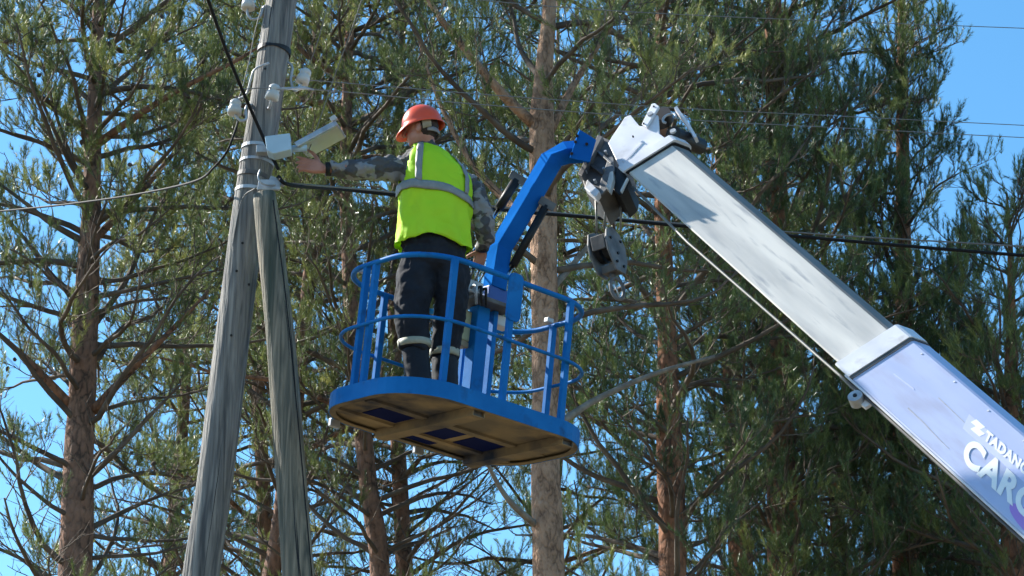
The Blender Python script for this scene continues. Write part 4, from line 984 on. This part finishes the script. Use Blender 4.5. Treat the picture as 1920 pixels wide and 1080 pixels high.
def stripe(fn, n, wd_, name='reflective_stripe'):
    """fn(t)->(k,th) centre line; wd_(t)->(dk,dth) half width"""
    v = []; f = []
    for i in range(n+1):
        k, th = fn(i/n); dk, dt = wd_(i/n)
        for s_ in (-1, -.33, .33, 1): v.append(tpt(k+dk*s_, th+dt*s_, .0320))
    for i in range(n):
        for j in range(3): f.append((i*4+j, i*4+j+1, (i+1)*4+j+1, (i+1)*4+j))
    o = mesh_obj(name, v, f, M_reflect, vest, True)
    d = o.modifiers.new('folds', 'DISPLACE'); d.texture = t_; d.strength = .024; d.texture_coords = 'LOCAL'
    so = o.modifiers.new('thick', 'SOLIDIFY'); so.thickness = .002; so.offset = 1
    return o
def belt(t): th = -math.pi*1.02+2.04*math.pi*t; return (2.86+.26*math.exp(-(th/.35)**2)*.5+.10*math.sin(th), th)
stripe(belt, 70, lambda t: (.22, 0))
stripe(lambda t: (3.1+3.9*t, .62+.10*t), 26, lambda t: (0, .105+.05*t))
stripe(lambda t: (3.0+3.4*t, -.66-.04*t), 26, lambda t: (0, .105+.05*t))
# trousers, reflective bands, boots
mb = MB(); torso_shell(mb, -.0, 1.2, -.012, 6, 28)
chain(mb, [W(812, 462, 0), W(811, 490, .01)], [.15, .155], 20, 5)
chain(mb, [W(792, 480, 0), W(781, 520, -.01), kneeL, shinL-bez*.0, shinL-bez*.06], [.125, .122, .108, .100, .092], 18, 20)
chain(mb, [W(835, 482, .01), W(846, 525, .03), kneeR, shinR, shinR-bez*.06], [.122, .115, .100, .090, .084], 18, 20)
ball(mb, W(812, 485, .0), .205, .15, .12, (lft, fwd, np.array([0, 0, 1.])), 20)
tr_ = mb.build('trousers', M_trous, person); wrinkle(tr_, .035, .085, .0085, 3, 2)
for c_, r_, ft in ((shinL, .104, footL), (shinR, .094, footR)):
    d_ = nrm(c_-ft); v, f = tube([c_-d_*.042, c_-d_*.040, c_+d_*.0, c_+d_*.002], [r_*.9, r_*.985, r_*1.02, r_*.92], 26); mesh_obj('reflective_band', v, f, M_reflectl, tr_, True)
for ft, kn in ((footL, shinL), (footR, shinR)):
    mb = MB(); u_ = nrm(kn-ft)
    chain(mb, [kn-u_*.05, ft+bez*.20, ft+bez*.10, ft+bez*.035], [.082, .082, .072, .060], 16, 10)
    chain(mb, [ft+bez*.045-fwd*.06, ft+bez*.05+fwd*.04, ft+bez*.045+fwd*.13, ft+bez*.035+fwd*.19], [.050, .055, .052, .036], 14, 10)
    bt_ = mb.build('boot', M_boot, person); wrinkle(bt_, .006, .06, .008, 2, 3)
# helmet: dome with brim and peak, headband and nape strap
hel = MB(); nr, nc = 12, 40; v = []; f = []
hC = hcn+hu*.030-hf*.012; tl = nrm(hu+hf*.10); hf2 = nrm(hf-tl*(hf@tl)); hs2 = np.cross(tl, hf2)
def hp(th, a, extra=0.0, rz=.135):
    rx = .128 if math.cos(a) > 0 else .134; st, ct = math.sin(th), math.cos(th)
    ridge = .006*math.exp(-(math.sin(a)/.16)**2)*max(0, math.cos(th-.5))
    return hC+hf2*(rx+extra)*st*math.cos(a)+hs2*(.108+extra*.7)*st*math.sin(a)+tl*((rz+ridge)*ct)
for i in range(nr+1):
    th = .02+(math.pi/2-.02)*i/nr
    for k in range(nc): v.append(hp(th, 2*math.pi*k/nc))
for i in range(nr):
    for k in range(nc): f.append((i*nc+k, (i+1)*nc+k, (i+1)*nc+(k+1) % nc, i*nc+(k+1) % nc))
f.append(tuple(range(nc)))
n0 = nr*nc; base_n = len(v)
for ring, (ex, dz) in enumerate(((.0102, -.014), (.0104, -.024), (.0101, -.028), (.004, -.016), (-.006, .004))):
    for k in range(nc):
        a = 2*math.pi*k/nc; c = max(0, math.cos(a)); pk = c**3
        e = ex+(pk*.042*(ex > .01))+.002*max(0, -math.cos(a))*(ex > .01)
        v.append(hp(math.pi/2, a, e)+tl*(dz-pk*.030*(ex > .01)-.010*max(0, -math.cos(a))))
prev = n0
for ring in range(5):
    cur = base_n+ring*nc
    for k in range(nc): f.append((prev+k, cur+k, cur+(k+1) % nc, prev+(k+1) % nc))
    prev = cur
hel.add(v, f); helm = hel.build('helmet', M_helmet, person); helm.data.polygons.foreach_set('use_smooth', [True]*len(helm.data.polygons))
so = helm.modifiers.new('thick', 'SOLIDIFY'); so.thickness = .003; so.offset = -1
sb = helm.modifiers.new('sub', 'SUBSURF'); sb.levels = 1; sb.render_levels = 1
# cloth cap / hair under the helmet and strap round the nape
mb = MB(); ball(mb, hcn-hf*.040+hu*.012, .080, .0815, .096, hax, 20); cap_ = mb.build('hair', M_hair, person, True); wrinkle(cap_, .004, .02, .006, 2, 5)
def strap(a0, a1, z0, z1, w_, mat, name, rr=.0):
    v = []; f = []; n_ = 18
    for i in range(n_+1):
        t = i/n_; a = a0+(a1-a0)*t; z = z0+(z1-z0)*t
        k_ = math.sqrt(max(.05, 1-((z-.012)/.105)**2))
        c = hcn-hf*.030+hf*(.096+rr)*k_*math.cos(a)+nearside*(.089+rr)*k_*math.sin(a)+hu*z
        v += [c-hu*w_/2, c+hu*w_/2]
    for i in range(n_): f.append((2*i, 2*i+2, 2*i+3, 2*i+1))
    o = mesh_obj(name, v, f, mat, helm, True); s_ = o.modifiers.new('thick', 'SOLIDIFY'); s_.thickness = .004; s_.offset = 1
    return o
strap(1.62, 2.2, .0, .012, .085, M_band, 'headband', .002)
strap(1.9, 4.3, -.040, -.052, .030, M_greystrap, 'nape_strap', .006)
